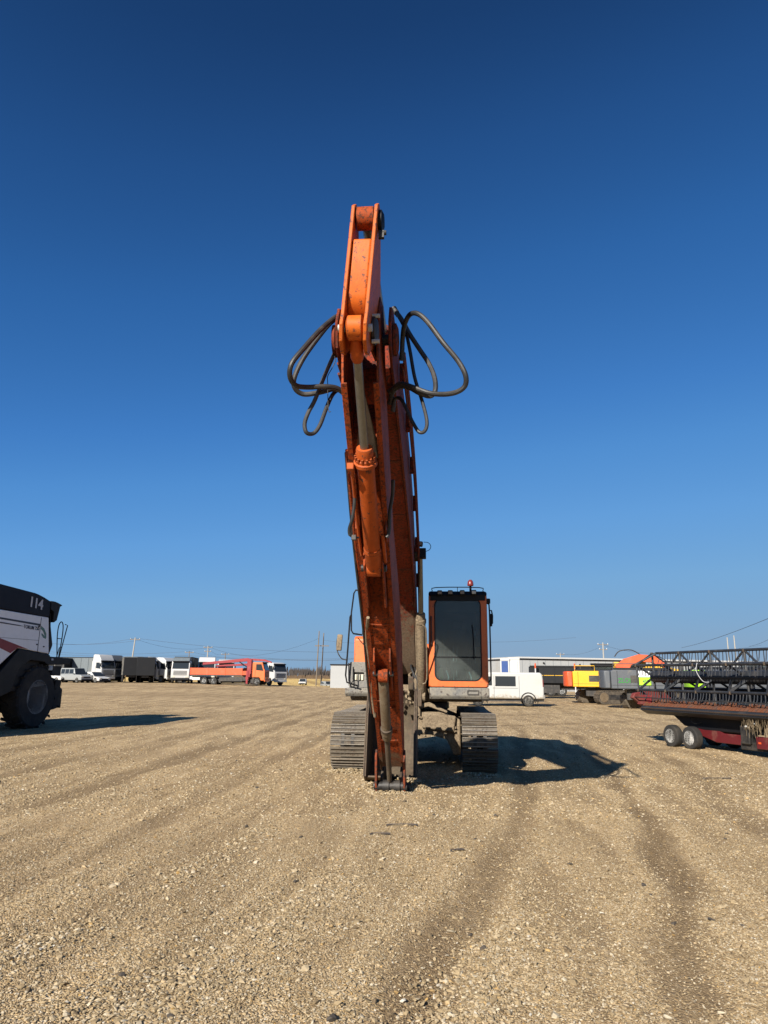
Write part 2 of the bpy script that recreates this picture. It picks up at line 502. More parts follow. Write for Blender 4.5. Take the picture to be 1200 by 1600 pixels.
# a point of the place from the photograph's bearings (1200 x 1600) and its distance ahead
def at(px, py, Y=None, z=None):
    x, y = px - 600, -(py - 800)
    c, s = math.cos(ROLL), math.sin(ROLL)
    xu, yu = x * c - y * s, x * s + y * c
    fw = Vector((0, math.cos(PITCH), math.sin(PITCH)))
    up = Vector((0, -math.sin(PITCH), math.cos(PITCH)))
    d = fw * 1110 + Vector((1, 0, 0)) * xu + up * yu
    t = (z - CAM_H) / d.z if z is not None else Y / d.y
    return Vector((0, 0, CAM_H)) + d * t

# ------------------------------------------------------------------ ground
def smooth01(t):
    t = np.clip(t, 0, 1)
    return t * t * (3 - 2 * t)

def vnoise(x, y, seed=0):
    """cheap value noise, vectorised"""
    xi, yi = np.floor(x).astype(np.int64), np.floor(y).astype(np.int64)
    fx, fy = x - xi, y - yi
    fx, fy = fx * fx * (3 - 2 * fx), fy * fy * (3 - 2 * fy)
    def hsh(a, b):
        n = (a * 374761393 + b * 668265263 + seed * 982451653) & 0x7fffffff
        n = ((n ^ (n >> 13)) * 1274126177) & 0x7fffffff
        return ((n ^ (n >> 16)) & 0xffff) / 65535.0
    a, b, c, d = hsh(xi, yi), hsh(xi + 1, yi), hsh(xi, yi + 1), hsh(xi + 1, yi + 1)
    return (a * (1 - fx) + b * fx) * (1 - fy) + (c * (1 - fx) + d * fx) * fy

RUTS = [  # (points, half width, strength)
    ([(-0.5, 2.4), (0.09, 4.0), (0.46, 5.31), (1.0, 6.9), (1.44, 8.39), (2.0, 10.5), (2.5, 13.0), (3.4, 18), (4.6, 24)], 0.17, 1.0),
    ([(0.9, 2.2), (1.68, 4.26), (2.34, 6.09), (2.85, 7.8), (3.28, 9.62), (4.0, 12.9), (4.73, 16.5), (5.8, 22)], 0.16, 1.0),
    ([(2.6, 4.6), (3.9, 7.36), (4.7, 10.2), (5.6, 13.5), (6.6, 18)], 0.2, 0.55),
    ([(-3.8, 3.6), (-2.88, 5.91), (-2.5, 9.0), (-2.2, 13.7), (-1.4, 24), (-1.1, 36)], 0.16, 0.7),
    ([(-3.0, 3.2), (-2.29, 4.78), (-1.9, 6.9), (-1.35, 10), (-0.89, 13.2)], 0.13, 0.45),
    ([(-5.6, 5.0), (-4.7, 8.2), (-4.2, 12), (-3.9, 17), (-3.3, 26), (-2.5, 40)], 0.22, 0.85),
    ([(-7.3, 6.5), (-6.5, 10), (-5.9, 15), (-5.3, 24), (-4.4, 40)], 0.22, 0.7),
    ([(-9.5, 9), (-8.6, 13.5), (-7.7, 20), (-6.3, 34), (-4, 55)], 0.3, 0.7),
    ([(-1.9, 3.0), (-1.0, 5.0), (-0.55, 7.2), (-0.25, 10.2)], 0.12, 0.35),
    ([(7, 11), (9.5, 20), (11, 30), (10, 44), (6, 60)], 0.3, 0.6),
    ([(4.5, 26), (9, 29), (16, 33), (26, 36)], 0.4, 0.7),
    ([(3.0, 31), (8, 35), (16, 40)], 0.4, 0.6),
    ([(-40, 62), (-22, 56), (-6, 52), (10, 53)], 0.6, 0.8),
    ([(-45, 84), (-20, 76), (0, 70)], 0.7, 0.6),
    ([(-20, 36), (-11, 33), (-4, 30), (4, 28)], 0.35, 0.5),
]

def rut_field(x, y):
    tot = np.zeros_like(x)
    ridge = np.zeros_like(x)
    for ri, (pts, hw, st) in enumerate(RUTS):
        pts = np.array(catmull_np(pts))
        lo, hi = pts.min(0) - 1.5, pts.max(0) + 1.5
        m = (x > lo[0]) & (x < hi[0]) & (y > lo[1]) & (y < hi[1])
        if not m.any():
            continue
        xx, yy = x[m], y[m]
        d = np.full(xx.shape, 9.0)
        for a, b in zip(pts[:-1], pts[1:]):
            ab = b - a
            t = np.clip(((xx - a[0]) * ab[0] + (yy - a[1]) * ab[1]) / (ab @ ab), 0, 1)
            d = np.minimum(d, np.hypot(xx - a[0] - t * ab[0], yy - a[1] - t * ab[1]))
        d = d + (vnoise(xx * 2.3, yy * 1.1, 5 + ri) - 0.5) * hw * 1.6
        k = st * (0.55 + 0.6 * vnoise(xx * 0.7, yy * 0.45, 31 + ri))
        tot[m] = np.maximum(tot[m], k * np.exp(-(d / hw) ** 2))
        ridge[m] = np.maximum(ridge[m], k * np.exp(-((d - hw * 1.9) / (hw * 0.6)) ** 2))
    return tot, ridge

def catmull_np(pts):
    P = [Vector((p[0], p[1], 0)) for p in pts]
    return [(p.x, p.y) for p in catmull(P, 4)]

def height(x, y, fine=True):
    x = np.asarray(x, float); y = np.asarray(y, float)
    h = 0.42 * smooth01((y - 45) / 45) * smooth01((-x - 2) / 28)
    drop = smooth01((y - 108) / 55) * smooth01((x + 24) / 8)
    h = h * (1 - drop) - 1.05 * drop
    h = h * (1 - smooth01((y - 240) / 200))
    rut, ridge = rut_field(x, y)
    fadeout = 1 - smooth01((y - 60) / 40)
    h = h + 0.005 * rut ** 1.5 * np.sign(np.sin(2 * np.pi * (y + 0.5 * np.abs(((x * 5) % 2) - 1)) / 0.19)) * (1 - smooth01((y - 9) / 4))
    h = h - 0.020 * rut * fadeout + 0.014 * ridge * fadeout
    # long streaks left by tyres and the grader, following the drive direction
    s = x - 0.165 * y
    h = h + 0.010 * (vnoise(s * 2.6, y * 0.22, 3) - 0.5) * fadeout
    h = h + 0.008 * (vnoise(s * 9, y * 0.7, 4) - 0.5) * fadeout
    h = h + 0.025 * (vnoise(x * 0.35, y * 0.35, 8) - 0.5)
    if fine:
        n = smooth01((16 - y) / 8)
        h = h + 0.005 * (vnoise(x * 13, y * 13, 9) - 0.5) * n
    return h

def h1(x, y):
    return float(height(np.array([x]), np.array([y]), False)[0])

def axis_steps(fine_lo, fine_hi, step, lo, hi, g=1.045):
    mid = list(np.arange(fine_lo, fine_hi + 1e-6, step))
    a, d = fine_hi, step
    up = []
    while a < hi:
        d *= g
        a += d
        up.append(a)
    a, d = fine_lo, step
    dn = []
    while a > lo:
        d *= g
        a -= d
        dn.append(a)
    return np.array(dn[::-1] + mid + up)

xs = axis_steps(-4.6, 5.0, 0.033, -3200, 3200, 1.05)
ys = axis_steps(2.4, 11.5, 0.033, -900, 4500, 1.022)
X, Y = np.meshgrid(xs, ys)
Z = height(X, Y)
co = np.stack([X.ravel(), Y.ravel(), Z.ravel()], 1)
nx, ny = len(xs), len(ys)
idx = np.arange(nx * ny).reshape(ny, nx)
quads = np.stack([idx[:-1, :-1].ravel(), idx[:-1, 1:].ravel(), idx[1:, 1:].ravel(), idx[1:, :-1].ravel()], 1)
gm = bpy.data.meshes.new('ground')
gm.vertices.add(len(co)); gm.vertices.foreach_set('co', co.ravel())
gm.loops.add(quads.size); gm.loops.foreach_set('vertex_index', quads.ravel().astype(np.int32))
gm.polygons.add(len(quads))
gm.polygons.foreach_set('loop_start', np.arange(0, quads.size, 4, dtype=np.int32))
gm.polygons.foreach_set('use_smooth', np.ones(len(quads), bool))
gm.update()
rut, ridge = rut_field(X, Y)
at_ = gm.attributes.new('rut', 'FLOAT', 'POINT')
at_.data.foreach_set('value', rut.ravel().astype(np.float32))
at_ = gm.attributes.new('ridge', 'FLOAT', 'POINT')
at_.data.foreach_set('value', ridge.ravel().astype(np.float32))

gmat, nt, b = new_mat('crushed_limestone')
tc = N(nt, 'ShaderNodeTexCoord')
co_ = tc.outputs['Object']
def attr(name):
    a = N(nt, 'ShaderNodeAttribute')
    a.attribute_name = name
    return a.outputs['Fac']
# stone grains at three sizes
def vor(scale, out='Color'):
    v = N(nt, 'ShaderNodeTexVoronoi')
    v.inputs['Scale'].default_value = scale
    v.inputs['Randomness'].default_value = 1.0
    nt.links.new(co_, v.inputs['Vector'])
    return v
v1, v2, v3 = vor(85), vor(38), vor(9)
sep = N(nt, 'ShaderNodeSeparateColor'); nt.links.new(v1.outputs['Color'], sep.inputs[0])
sep2 = N(nt, 'ShaderNodeSeparateColor'); nt.links.new(v2.outputs['Color'], sep2.inputs[0])
stone1 = ramp(nt, sep.outputs[0], [(0.0, (0.155, 0.105, 0.060)), (0.35, (0.285, 0.20, 0.115)), (0.7, (0.42, 0.31, 0.18)), (0.93, (0.52, 0.42, 0.29)), (1.0, (0.64, 0.57, 0.45))])
stone2 = ramp(nt, sep2.outputs[0], [(0.0, (0.19, 0.135, 0.08)), (0.5, (0.36, 0.26, 0.15)), (0.85, (0.47, 0.36, 0.23)), (1.0, (0.58, 0.50, 0.38))])
big = noise(nt, co_, 0.55, 5, 0.6)
mid_ = noise(nt, co_, 3.2, 6, 0.7)
c = mix(nt, ramp(nt, mid_, [(0.42, 0.15), (0.62, 0.8)]), stone1, stone2)
soil = mix(nt, ramp(nt, sep.outputs[1], [(0.2, 0.0), (1.0, 1.0)]), (0.15, 0.105, 0.062), (0.27, 0.20, 0.125))
streak_n = noise(nt, co_, 1.6, 6, 0.65, (1.0, 0.16, 1.0))
mpn = noise(nt, co_, 0.09, 5, 0.6, (0.35, 1.3, 1.0))
f_soil = ramp(nt, streak_n, [(0.43, 0.0), (0.58, 0.8)])
c = mix(nt, f_soil, c, soil)
# fine parallel drag marks along the drive direction
mpd = N(nt, 'ShaderNodeMapping'); mpd.inputs['Rotation'].default_value = (0, 0, R(9.5))
nt.links.new(co_, mpd.inputs[0])
drag = noise(nt, mpd.outputs[0], 5.0, 6, 0.6, (1.0, 0.07, 1.0))
c = mix(nt, ramp(nt, drag, [(0.50, 0.0), (0.66, 0.65)]), c, (0.17, 0.12, 0.072))
c = mix(nt, ramp(nt, mpn, [(0.46, 0.0), (0.62, 0.6)]), c, soil)
rutf = N(nt, 'ShaderNodeMath', operation='MULTIPLY'); nt.links.new(attr('rut'), rutf.inputs[0]); rutf.inputs[1].default_value = 0.80
rutf.use_clamp = True
c = mix(nt, rutf.outputs[0], c, mix(nt, ramp(nt, sep.outputs[2], [(0.3, 0.0), (1.0, 1.0)]), (0.105, 0.072, 0.042), (0.20, 0.145, 0.09)))
rg = N(nt, 'ShaderNodeMath', operation='MULTIPLY'); nt.links.new(attr('ridge'), rg.inputs[0]); rg.inputs[1].default_value = 0.45
rg.use_clamp = True
c = mix(nt, rg.outputs[0], c, stone2)
# the field beyond the yard: dry grass
sx = N(nt, 'ShaderNodeSeparateXYZ'); nt.links.new(co_, sx.inputs[0])
wob = N(nt, 'ShaderNodeMath', operation='MULTIPLY_ADD'); nt.links.new(mpn, wob.inputs[0]); wob.inputs[1].default_value = 14.0
nt.links.new(sx.outputs[1], wob.inputs[2])
fr_ = N(nt, 'ShaderNodeMapRange'); nt.links.new(wob.outputs[0], fr_.inputs[0]); fr_.inputs[1].default_value = 124; fr_.inputs[2].default_value = 131
fieldn = noise(nt, co_, 0.02, 5, 0.6, (0.25, 1.0, 1.0))
fieldc = ramp(nt, fieldn, [(0.35, (0.30, 0.20, 0.10)), (0.55, (0.50, 0.36, 0.16)), (0.7, (0.56, 0.42, 0.21))])
far_ = N(nt, 'ShaderNodeMapRange'); nt.links.new(wob.outputs[0], far_.inputs[0]); far_.inputs[1].default_value = 420; far_.inputs[2].default_value = 640
fieldc = mix(nt, far_.outputs[0], fieldc, (0.13, 0.095, 0.065))
c = mix(nt, fr_.outputs[0], c, fieldc)
hsv = N(nt, 'ShaderNodeHueSaturation'); hsv.inputs['Value'].default_value = 1.22; hsv.inputs['Saturation'].default_value = 1.10; hsv.inputs['Hue'].default_value = 0.502
nt.links.new(c, hsv.inputs['Color'])
nt.links.new(hsv.outputs[0], b.inputs['Base Color'])
b.inputs['Roughness'].default_value = 0.95
b.inputs['Specular IOR Level'].default_value = 0.15
bp1 = N(nt, 'ShaderNodeBump'); bp1.inputs['Strength'].default_value = 0.75; bp1.inputs['Distance'].default_value = 0.012
nt.links.new(v1.outputs['Distance'], bp1.inputs['Height']); bp1.invert = True
bp2 = N(nt, 'ShaderNodeBump'); bp2.inputs['Strength'].default_value = 0.25; bp2.inputs['Distance'].default_value = 0.018
nt.links.new(v2.outputs['Distance'], bp2.inputs['Height']); bp2.invert = True
nt.links.new(bp1.outputs[0], bp2.inputs['Normal'])
bp3 = N(nt, 'ShaderNodeBump'); bp3.inputs['Strength'].default_value = 0.2; bp3.inputs['Distance'].default_value = 0.08
n8 = noise(nt, co_, 2.5, 8, 0.72)
nt.links.new(n8, bp3.inputs['Height']); nt.links.new(bp2.outputs[0], bp3.inputs['Normal'])
nt.links.new(bp3.outputs[0], b.inputs['Normal'])
gm.materials.append(gmat)
ground = bpy.data.objects.new('ground', gm)
COL.objects.link(ground)
tag(ground, 'wide gravel yard with tyre ruts running into a dry field', kind='structure')

# ------------------------------------------------------------------ loose gravel (instanced stones)
def gravel(name, pts, size, mat, label, seed):
    n = len(pts)
    me = bpy.data.meshes.new(name)
    me.vertices.add(n)
    me.vertices.foreach_set('co', pts.astype(np.float32).ravel())
    rs = np.random.RandomState(seed)
    sc = np.stack([size * rs.uniform(.8, 1.35, n), size * rs.uniform(.6, 1.0, n), size * rs.uniform(.28, .6, n)], 1)
    a = me.attributes.new('sc', 'FLOAT_VECTOR', 'POINT'); a.data.foreach_set('vector', sc.astype(np.float32).ravel())
    rt = np.stack([rs.uniform(-.5, .5, n), rs.uniform(-.5, .5, n), rs.uniform(0, 6.28, n)], 1)
    a = me.attributes.new('rt', 'FLOAT_VECTOR', 'POINT'); a.data.foreach_set('vector', rt.astype(np.float32).ravel())
    a = me.attributes.new('pick', 'INT', 'POINT'); a.data.foreach_set('value', rs.randint(0, 5, n).astype(np.int32))
    me.materials.append(mat)
    o = bpy.data.objects.new(name, me)
    COL.objects.link(o)
    ng = bpy.data.node_groups.new(name + '_scatter', 'GeometryNodeTree')
    ng.interface.new_socket('Geometry', in_out='INPUT', socket_type='NodeSocketGeometry')
    ng.interface.new_socket('Geometry', in_out='OUTPUT', socket_type='NodeSocketGeometry')
    gi, go = ng.nodes.new('NodeGroupInput'), ng.nodes.new('NodeGroupOutput')
    join = ng.nodes.new('GeometryNodeJoinGeometry')
    for k in range(5):
        ico = ng.nodes.new('GeometryNodeMeshIcoSphere')
        ico.inputs['Radius'].default_value = 0.5
        ico.inputs['Subdivisions'].default_value = 1
        sp = ng.nodes.new('GeometryNodeSetPosition')
        nz = ng.nodes.new('ShaderNodeTexNoise'); nz.noise_dimensions = '4D'
        nz.inputs['W'].default_value = k * 3.7 + seed
        nz.inputs['Scale'].default_value = 1.7
        sub = ng.nodes.new('ShaderNodeVectorMath'); sub.operation = 'SUBTRACT'; sub.inputs[1].default_value = (.5, .5, .5)
        mul = ng.nodes.new('ShaderNodeVectorMath'); mul.operation = 'SCALE'; mul.inputs['Scale'].default_value = 1.3
        ng.links.new(nz.outputs['Color'], sub.inputs[0]); ng.links.new(sub.outputs[0], mul.inputs[0])
        ng.links.new(mul.outputs[0], sp.inputs['Offset'])
        ng.links.new(ico.outputs['Mesh'], sp.inputs['Geometry'])
        sm = ng.nodes.new('GeometryNodeSetMaterial'); sm.inputs['Material'].default_value = mat
        ng.links.new(sp.outputs[0], sm.inputs[0])
        g2i = ng.nodes.new('GeometryNodeGeometryToInstance')
        ng.links.new(sm.outputs[0], g2i.inputs[0])
        ng.links.new(g2i.outputs[0], join.inputs[0])
    iop = ng.nodes.new('GeometryNodeInstanceOnPoints')
    iop.inputs['Pick Instance'].default_value = True
    def na(nm, t):
        q = ng.nodes.new('GeometryNodeInputNamedAttribute'); q.data_type = t
        q.inputs['Name'].default_value = nm
        return q.outputs[0]
    ng.links.new(gi.outputs[0], iop.inputs['Points'])
    ng.links.new(join.outputs[0], iop.inputs['Instance'])
    ng.links.new(na('sc', 'FLOAT_VECTOR'), iop.inputs['Scale'])
    e2r = ng.nodes.new('FunctionNodeEulerToRotation')
    ng.links.new(na('rt', 'FLOAT_VECTOR'), e2r.inputs[0])
    ng.links.new(e2r.outputs[0], iop.inputs['Rotation'])
    ng.links.new(na('pick', 'INT'), iop.inputs['Instance Index'])
    ng.links.new(iop.outputs[0], go.inputs[0])
    md = o.modifiers.new('scatter', 'NODES')
    md.node_group = ng
    return tag(o, label, kind='stuff')

smat, nt, b = new_mat('loose_stone')
oi = N(nt, 'ShaderNodeObjectInfo')
c = ramp(nt, oi.outputs['Random'], [(0.0, (0.17, 0.125, 0.08)), (0.15, (0.29, 0.22, 0.135)), (0.5, (0.40, 0.305, 0.19)), (0.75, (0.46, 0.37, 0.25)),
                                    (0.93, (0.53, 0.46, 0.35)), (0.965, (0.46, 0.29, 0.12)), (1.0, (0.62, 0.58, 0.50))])
tcs = N(nt, 'ShaderNodeTexCoord')
nz = noise(nt, tcs.outputs['Object'], 2.0, 4, 0.7)
c = mix(nt, 1.0, c, ramp(nt, nz, [(0.3, 0.75), (0.7, 1.0)]), 'MULTIPLY')
hs_ = N(nt, 'ShaderNodeHueSaturation'); hs_.inputs['Value'].default_value = 0.86; hs_.inputs['Saturation'].default_value = 1.08; hs_.inputs['Hue'].default_value = 0.502
nt.links.new(c, hs_.inputs['Color'])
nt.links.new(hs_.outputs[0], b.inputs['Base Color'])
b.inputs['Roughness'].default_value = 0.9
b.inputs['Specular IOR Level'].default_value = 0.2
dmat, nt, b = new_mat('dark_clod')
b.inputs['Base Color'].default_value = (0.055, 0.045, 0.035, 1)
b.inputs['Roughness'].default_value = 0.95

rs = np.random.RandomState(3)
def scatter(n, y0, y1, power, keep):
    """stones over the part of the yard in front of the machine, denser near by"""
    u = rs.uniform(0, 1, n)
    y = y0 * (y1 / y0) ** (u ** power)
    w = 0.60 * y + 1.0
    x = rs.uniform(-1, 1, n) * w
    rut, ridge = rut_field(x, y)
    dens = vnoise(x * 1.1 + 50, y * 0.45 + 50, 12) * 0.6 + vnoise(x * 3.5, y * 2.0, 14) * 0.5
    p = keep * (0.42 + 1.2 * np.clip(dens - 0.25, 0, 1)) * (1 - 0.72 * np.clip(rut * 1.2, 0, 1)) + 0.4 * np.clip(ridge, 0, 1)
    m = rs.uniform(0, 1, n) < p
    x, y = x[m], y[m]
    return np.stack([x, y, height(x, y)], 1)
P = scatter(400000, 3.2, 15, 0.92, 1.0)
sz = 0.0088 + 0.016 * rs.power(0.34, len(P)) * rs.uniform(0.3, 1, len(P))
bigger = rs.uniform(0, 1, len(P)) < 0.012
sz = np.where(bigger, sz * 1.9 + 0.008, sz)
P[:, 2] += sz * 0.20
gravel('loose_gravel', P, sz, smat, 'pale crushed stones lying loose over the yard in front', 2)
P = scatter(90000, 9, 48, 1.0, 0.8)
sz = 0.02 + 0.03 * rs.power(0.5, len(P))
P[:, 2] += sz * 0.05
gravel('loose_gravel', P, sz, smat, 'pale stones scattered round the machines farther out', 4)
# windrows of coarse stone
bands = []
for (x0, y0, x1, y1, w, n) in [(-2.45, 3.9, -1.95, 5.3, .16, 1000), (-1.5, 3.7, -0.9, 4.6, .26, 1200), (-0.75, 5.0, -0.3, 6.5, .24, 900), (0.2, 3.5, 0.55, 4.4, .28, 1200),
                               (-1.75, 6.2, -1.2, 8.6, .2, 700), (0.6, 4.2, 1.0, 5.6, .3, 500), (-3.2, 4.9, -2.9, 6.0, .2, 400)]:
    t = rs.uniform(0, 1, n)
    x = x0 + (x1 - x0) * t + rs.normal(0, w * .6, n)
    y = y0 + (y1 - y0) * t + rs.normal(0, w, n)
    bands.append(np.stack([x, y, height(x, y)], 1))
P = np.concatenate(bands)
sz = 0.013 + 0.024 * rs.power(0.5, len(P))
P[:, 2] += sz * 0.15
gravel('coarse_gravel', P, sz, smat, 'coarser pale stones thrown up in loose patches beside the ruts', 6)
# dark clods
P = scatter(2600, 3.6, 24, 1.0, 0.35)
P = P[rs.permutation(len(P))[:420]]
sz = 0.014 + 0.055 * rs.power(0.22, len(P))
P[:, 2] += sz * .12
gravel('dark_clods', P, sz, dmat, 'small dark clods of earth dropped among the pale gravel', 8)

# spoil heaped at the arm's foot
hp = []
for (cx, cy, r_, n, hh) in [(0.40, 11.38, 0.27, 2200, 0.17), (-0.17, 11.25, 0.17, 800, 0.11), (0.12, 10.98, 0.24, 700, 0.045),
                              (-0.55, 13.33, 0.34, 700, 0.05), (1.66, 12.95, 0.34, 700, 0.05), (-.98, 14.2, .14, 400, .05), (2.1, 14.4, .2, 700, .06)]:
    a_, q = rs.uniform(0, 6.28, n), np.sqrt(rs.uniform(0, 1, n))
    x, y = cx + r_ * 1.3 * q * np.cos(a_), cy + r_ * q * np.sin(a_)
    hp.append(np.stack([x, y, height(x, y, False) + hh * (1 - q ** 2) * rs.uniform(.3, 1, n)], 1))
P = np.concatenate(hp)
gravel('spoil_heap', P, 0.02 + 0.035 * rs.power(0.5, len(P)), smat, 'stones and earth pushed up round the foot of the arm', 9)

# ------------------------------------------------------------------ the excavator in the middle
EX_O = Vector((0.736, 15.35, 0))
EX_R = R(-4.5)
EX_M = Matrix.Translation(EX_O) @ Matrix.Rotation(EX_R, 4, 'Z')
EX_I = EX_M.inverted()
def L(px, py, Y):
    return EX_I @ at(px, py, Y)
ex = thing('crawler_excavator', 'muddy orange crawler excavator with its long boom raised and arm folded down to the gravel', 'excavator', EX_O, EX_R)

def rrect(x0, x1, z0, z1, r, k=6):
    pts = []
    for cx, cz, a0 in ((x1 - r, z1 - r, 0), (x0 + r, z1 - r, 90), (x0 + r, z0 + r, 180), (x1 - r, z0 + r, 270)):
        for i in range(k + 1):
            a = R(a0 + 90 * i / k)
            pts.append((cx + r * math.cos(a), cz + r * math.sin(a)))
    return pts

def ring(mb, outer, inner, a0, a1, axis='y'):
    n = len(outer)
    def P(q, a):
        return (q[0], a, q[1]) if axis == 'y' else (a, q[0], q[1])
    pts = [P(q, a0) for q in outer] + [P(q, a0) for q in inner] + [P(q, a1) for q in outer] + [P(q, a1) for q in inner]
    fs = []
    for i in range(n):
        j = (i + 1) % n
        fs += [(i, j, n + j, n + i), (2 * n + i, 3 * n + i, 3 * n + j, 2 * n + j), (i, 2 * n + i, 2 * n + j, j), (n + i, n + j, 3 * n + j, 3 * n + i)]
    mb.add(pts, fs)

# --- undercarriage
mb = MB()
prof = [(-.86, .22), (-.86, .86), (-.5, 1.0), (.5, 1.0), (.86, .86), (.86, .22), (.72, .22), (.60, .50), (.3, .58), (-.3, .58), (-.60, .50), (-.72, .22)]
mb.prism(prof, -1.25, 1.25, 'y', None)
mb.box(.45, -1.28, .82, .62, .12, .30, (0, .12, 0))
mb.box(-.45, -1.28, .82, .62, .12, .30, (0, -.12, 0))
mb.build('carbody', 'mud', ex, bev=.03)
MB().lathe([(.2, 0), (.62, 0), (.66, .03), (.66, .14), (.58, .16), (.2, .16)], (0, 0, 1.0), (0, 0, 1), 40).build('swing_ring', 'darksteel', ex)
MB().bb(-.2, .1, -1.32, -1.26, .92, 1.12).build('grease_box', 'mud', ex, bev=.01)

shoe = MB()
shoe.box(0, 0, 0, .62, .178, .02)
for k, yy in enumerate((-.07, 0.0, .07)):
    shoe.prism([(yy - .012, .008), (yy + .012, .008), (yy + .006, .036), (yy - .006, .036)], -.305, .305, 'x')
for xx in (-.12, -.05, .05, .12):
    for yy in (-.035, .035):
        shoe.box(xx, yy, .014, .022, .018, .014)
shoe_me = None
def track(side):
    cx = 1.17 * side
    ry, zc, ra = 1.78, .495, .455
    # belt of links
    path = []
    def pos(s):
        straight = 2 * ry
        arc = math.pi * ra
        per = 2 * straight + 2 * arc
        s = s % per
        if s < straight:
            sag = 0.02 * math.sin(math.pi * s / straight)
            return (-ry + s, zc + ra - sag, 0.0)                         # top, towards the back
        s -= straight
        if s < arc:
            a = s / ra
            return (ry + ra * math.sin(a), zc + ra * math.cos(a), -a)
        s -= arc
        if s < straight:
            return (ry - s, zc - ra, -math.pi)
        s -= straight
        a = s / ra
        return (-ry - ra * math.sin(a), zc - ra * math.cos(a), -math.pi - a)
    per = 4 * ry + 2 * math.pi * ra
    n = 52
    belt = MB()
    outer, inner = [], []
    for i in range(96):
        y, z, a = pos(per * i / 96)
        outer.append((y + .0, z))
        inner.append((y + .09 * math.sin(a), z - .09 * math.cos(a)))
    for off in (-.09, .09):
        b0 = MB()
        ring(b0, outer, inner, cx + off - .03, cx + off + .03, 'x')
        belt.add(b0.v, b0.f)
    b = belt.build('track', 'darksteel', ex)
    global shoe_me
    for i in range(n):
        y, z, a = pos(per * (i + .5) / n)
        if shoe_me is None:
            me_o = shoe.build('track_shoe', 'track', b, smooth=False)
            me_o.data.materials.append(M['trackbar'])
            for p in me_o.data.polygons:
                if p.center.z > .034:
                    p.material_index = 1
            shoe_me = me_o.data
            o = me_o
        else:
            o = bpy.data.objects.new('track_shoe', shoe_me)
            COL.objects.link(o)
            o.parent = b
        o.location = (cx + random.uniform(-.004, .004), y + .015 * -math.sin(a) * -1, z + .015 * math.cos(a))
        o.rotation_euler = (a + random.uniform(-.02, .02), 0, random.uniform(-.004, .004))
    fr = MB()
    fr.prism([(-ry + .1, .30), (-ry + .25, .72), (ry - .25, .72), (ry - .1, .30)], cx - .16, cx + .16, 'x')
    fr.build('track_frame', 'mud', ex, bev=.02)
    for yy in (-ry, ry):
        MB().lathe([(.08, 0), (.36, 0), (.40, .02), (.40, .10), (.30, .12), (.30, .16), (.40, .18), (.40, .26), (.36, .28), (.08, .28)],
                   (cx - .14, yy, zc), (1, 0, 0), 28).build('idler' if yy < 0 else 'sprocket', 'darksteel', b)
    for k in range(7):
        yy = -1.35 + k * .45
        MB().cyl((cx - .15, yy, .20), (cx + .15, yy, .20), .10, n=14).build('roller', 'darksteel', b)
track(-1)
track(1)

# --- upper structure
mb = MB()
mb.bb(-1.30, 1.30, -.9, 2.2, 1.18, 1.42)
mb.bb(-.52, .08, -1.35, -.3, 1.16, 1.50)
mb.build('upper_frame', 'mud', ex, bev=.02)
MB().prism([(-1.36, 1.75), (1.36, 1.75), (1.36, 2.25), (1.0, 2.68), (-1.0, 2.68), (-1.36, 2.25)], 1.12, 2.28, 'z').build('counterweight', 'grey', ex, bev=.08, seg=3)
MB().bb(-1.26, 1.26, .55, 1.80, 1.42, 2.36).build('engine_hood', 'orange', ex, bev=.06)
MB().bb(-.50, .22, -.15, .55, 1.42, 2.30).build('pump_cover', 'darksteel', ex, bev=.03)
# boom foot brackets
mb = MB()
for u in (-.54, .06):
    mb.prism([(-1.15, 1.3), (.35, 1.3), (.2, 2.1), (-.15, 2.22), (-.55, 1.9)], u - .02, u + .02, 'x')
mb.build('boom_bracket', 'mud', ex, bev=.008)
# right-hand fuel tank and toolbox with the recessed lamp
t_ = MB().prism([(-.62, 1.44), (.5, 1.44), (.5, 2.46), (-.5, 2.46), (-.58, 2.40)], -1.28, -.72, 'x').build('fuel_tank', 'orange', ex, bev=.03)
MB().cyl((-1.0, -.45, 1.94 + .52), (-1.0, -.45, 2.52), .05, n=14).build('filler_cap', 'darksteel', t_)
mb = MB()
ring(mb, rrect(-1.28, -.74, 1.43, 1.92, .07), rrect(-1.18, -.98, 1.56, 1.72, .02), -1.42, -1.36, 'y')
mb.bb(-1.27, -.75, -1.36, -.62, 1.44, 1.91)
tb = mb.build('toolbox', 'grey', ex, bev=.012)
for k in range(3):
    MB().box(-1.145 + k * .065, -1.385, 1.63, .045, .04, .11).build('lamp_lens', 'lens', tb, bev=.008)
mb = MB()
for k in range(4):
    mb.box(-.86, -1.425, 1.60 + k * .045, .16, .012, .014)
mb.build('grille', 'darksteel', tb)
MB().prism([(-1.44, 1.43), (-1.44, 1.34), (-1.38, 1.27), (-.60, 1.27), (-.60, 1.43)], -1.34, -.72, 'x').build('skirt', 'lowgrey', ex, bev=.02)
# step irons on the tank front: the dark V
MB().tube([(-1.20, -.665, 2.42), (-1.09, -.67, 2.30), (-.98, -.665, 2.42)], .012, 6).build('step_iron', 'darksteel', t_)
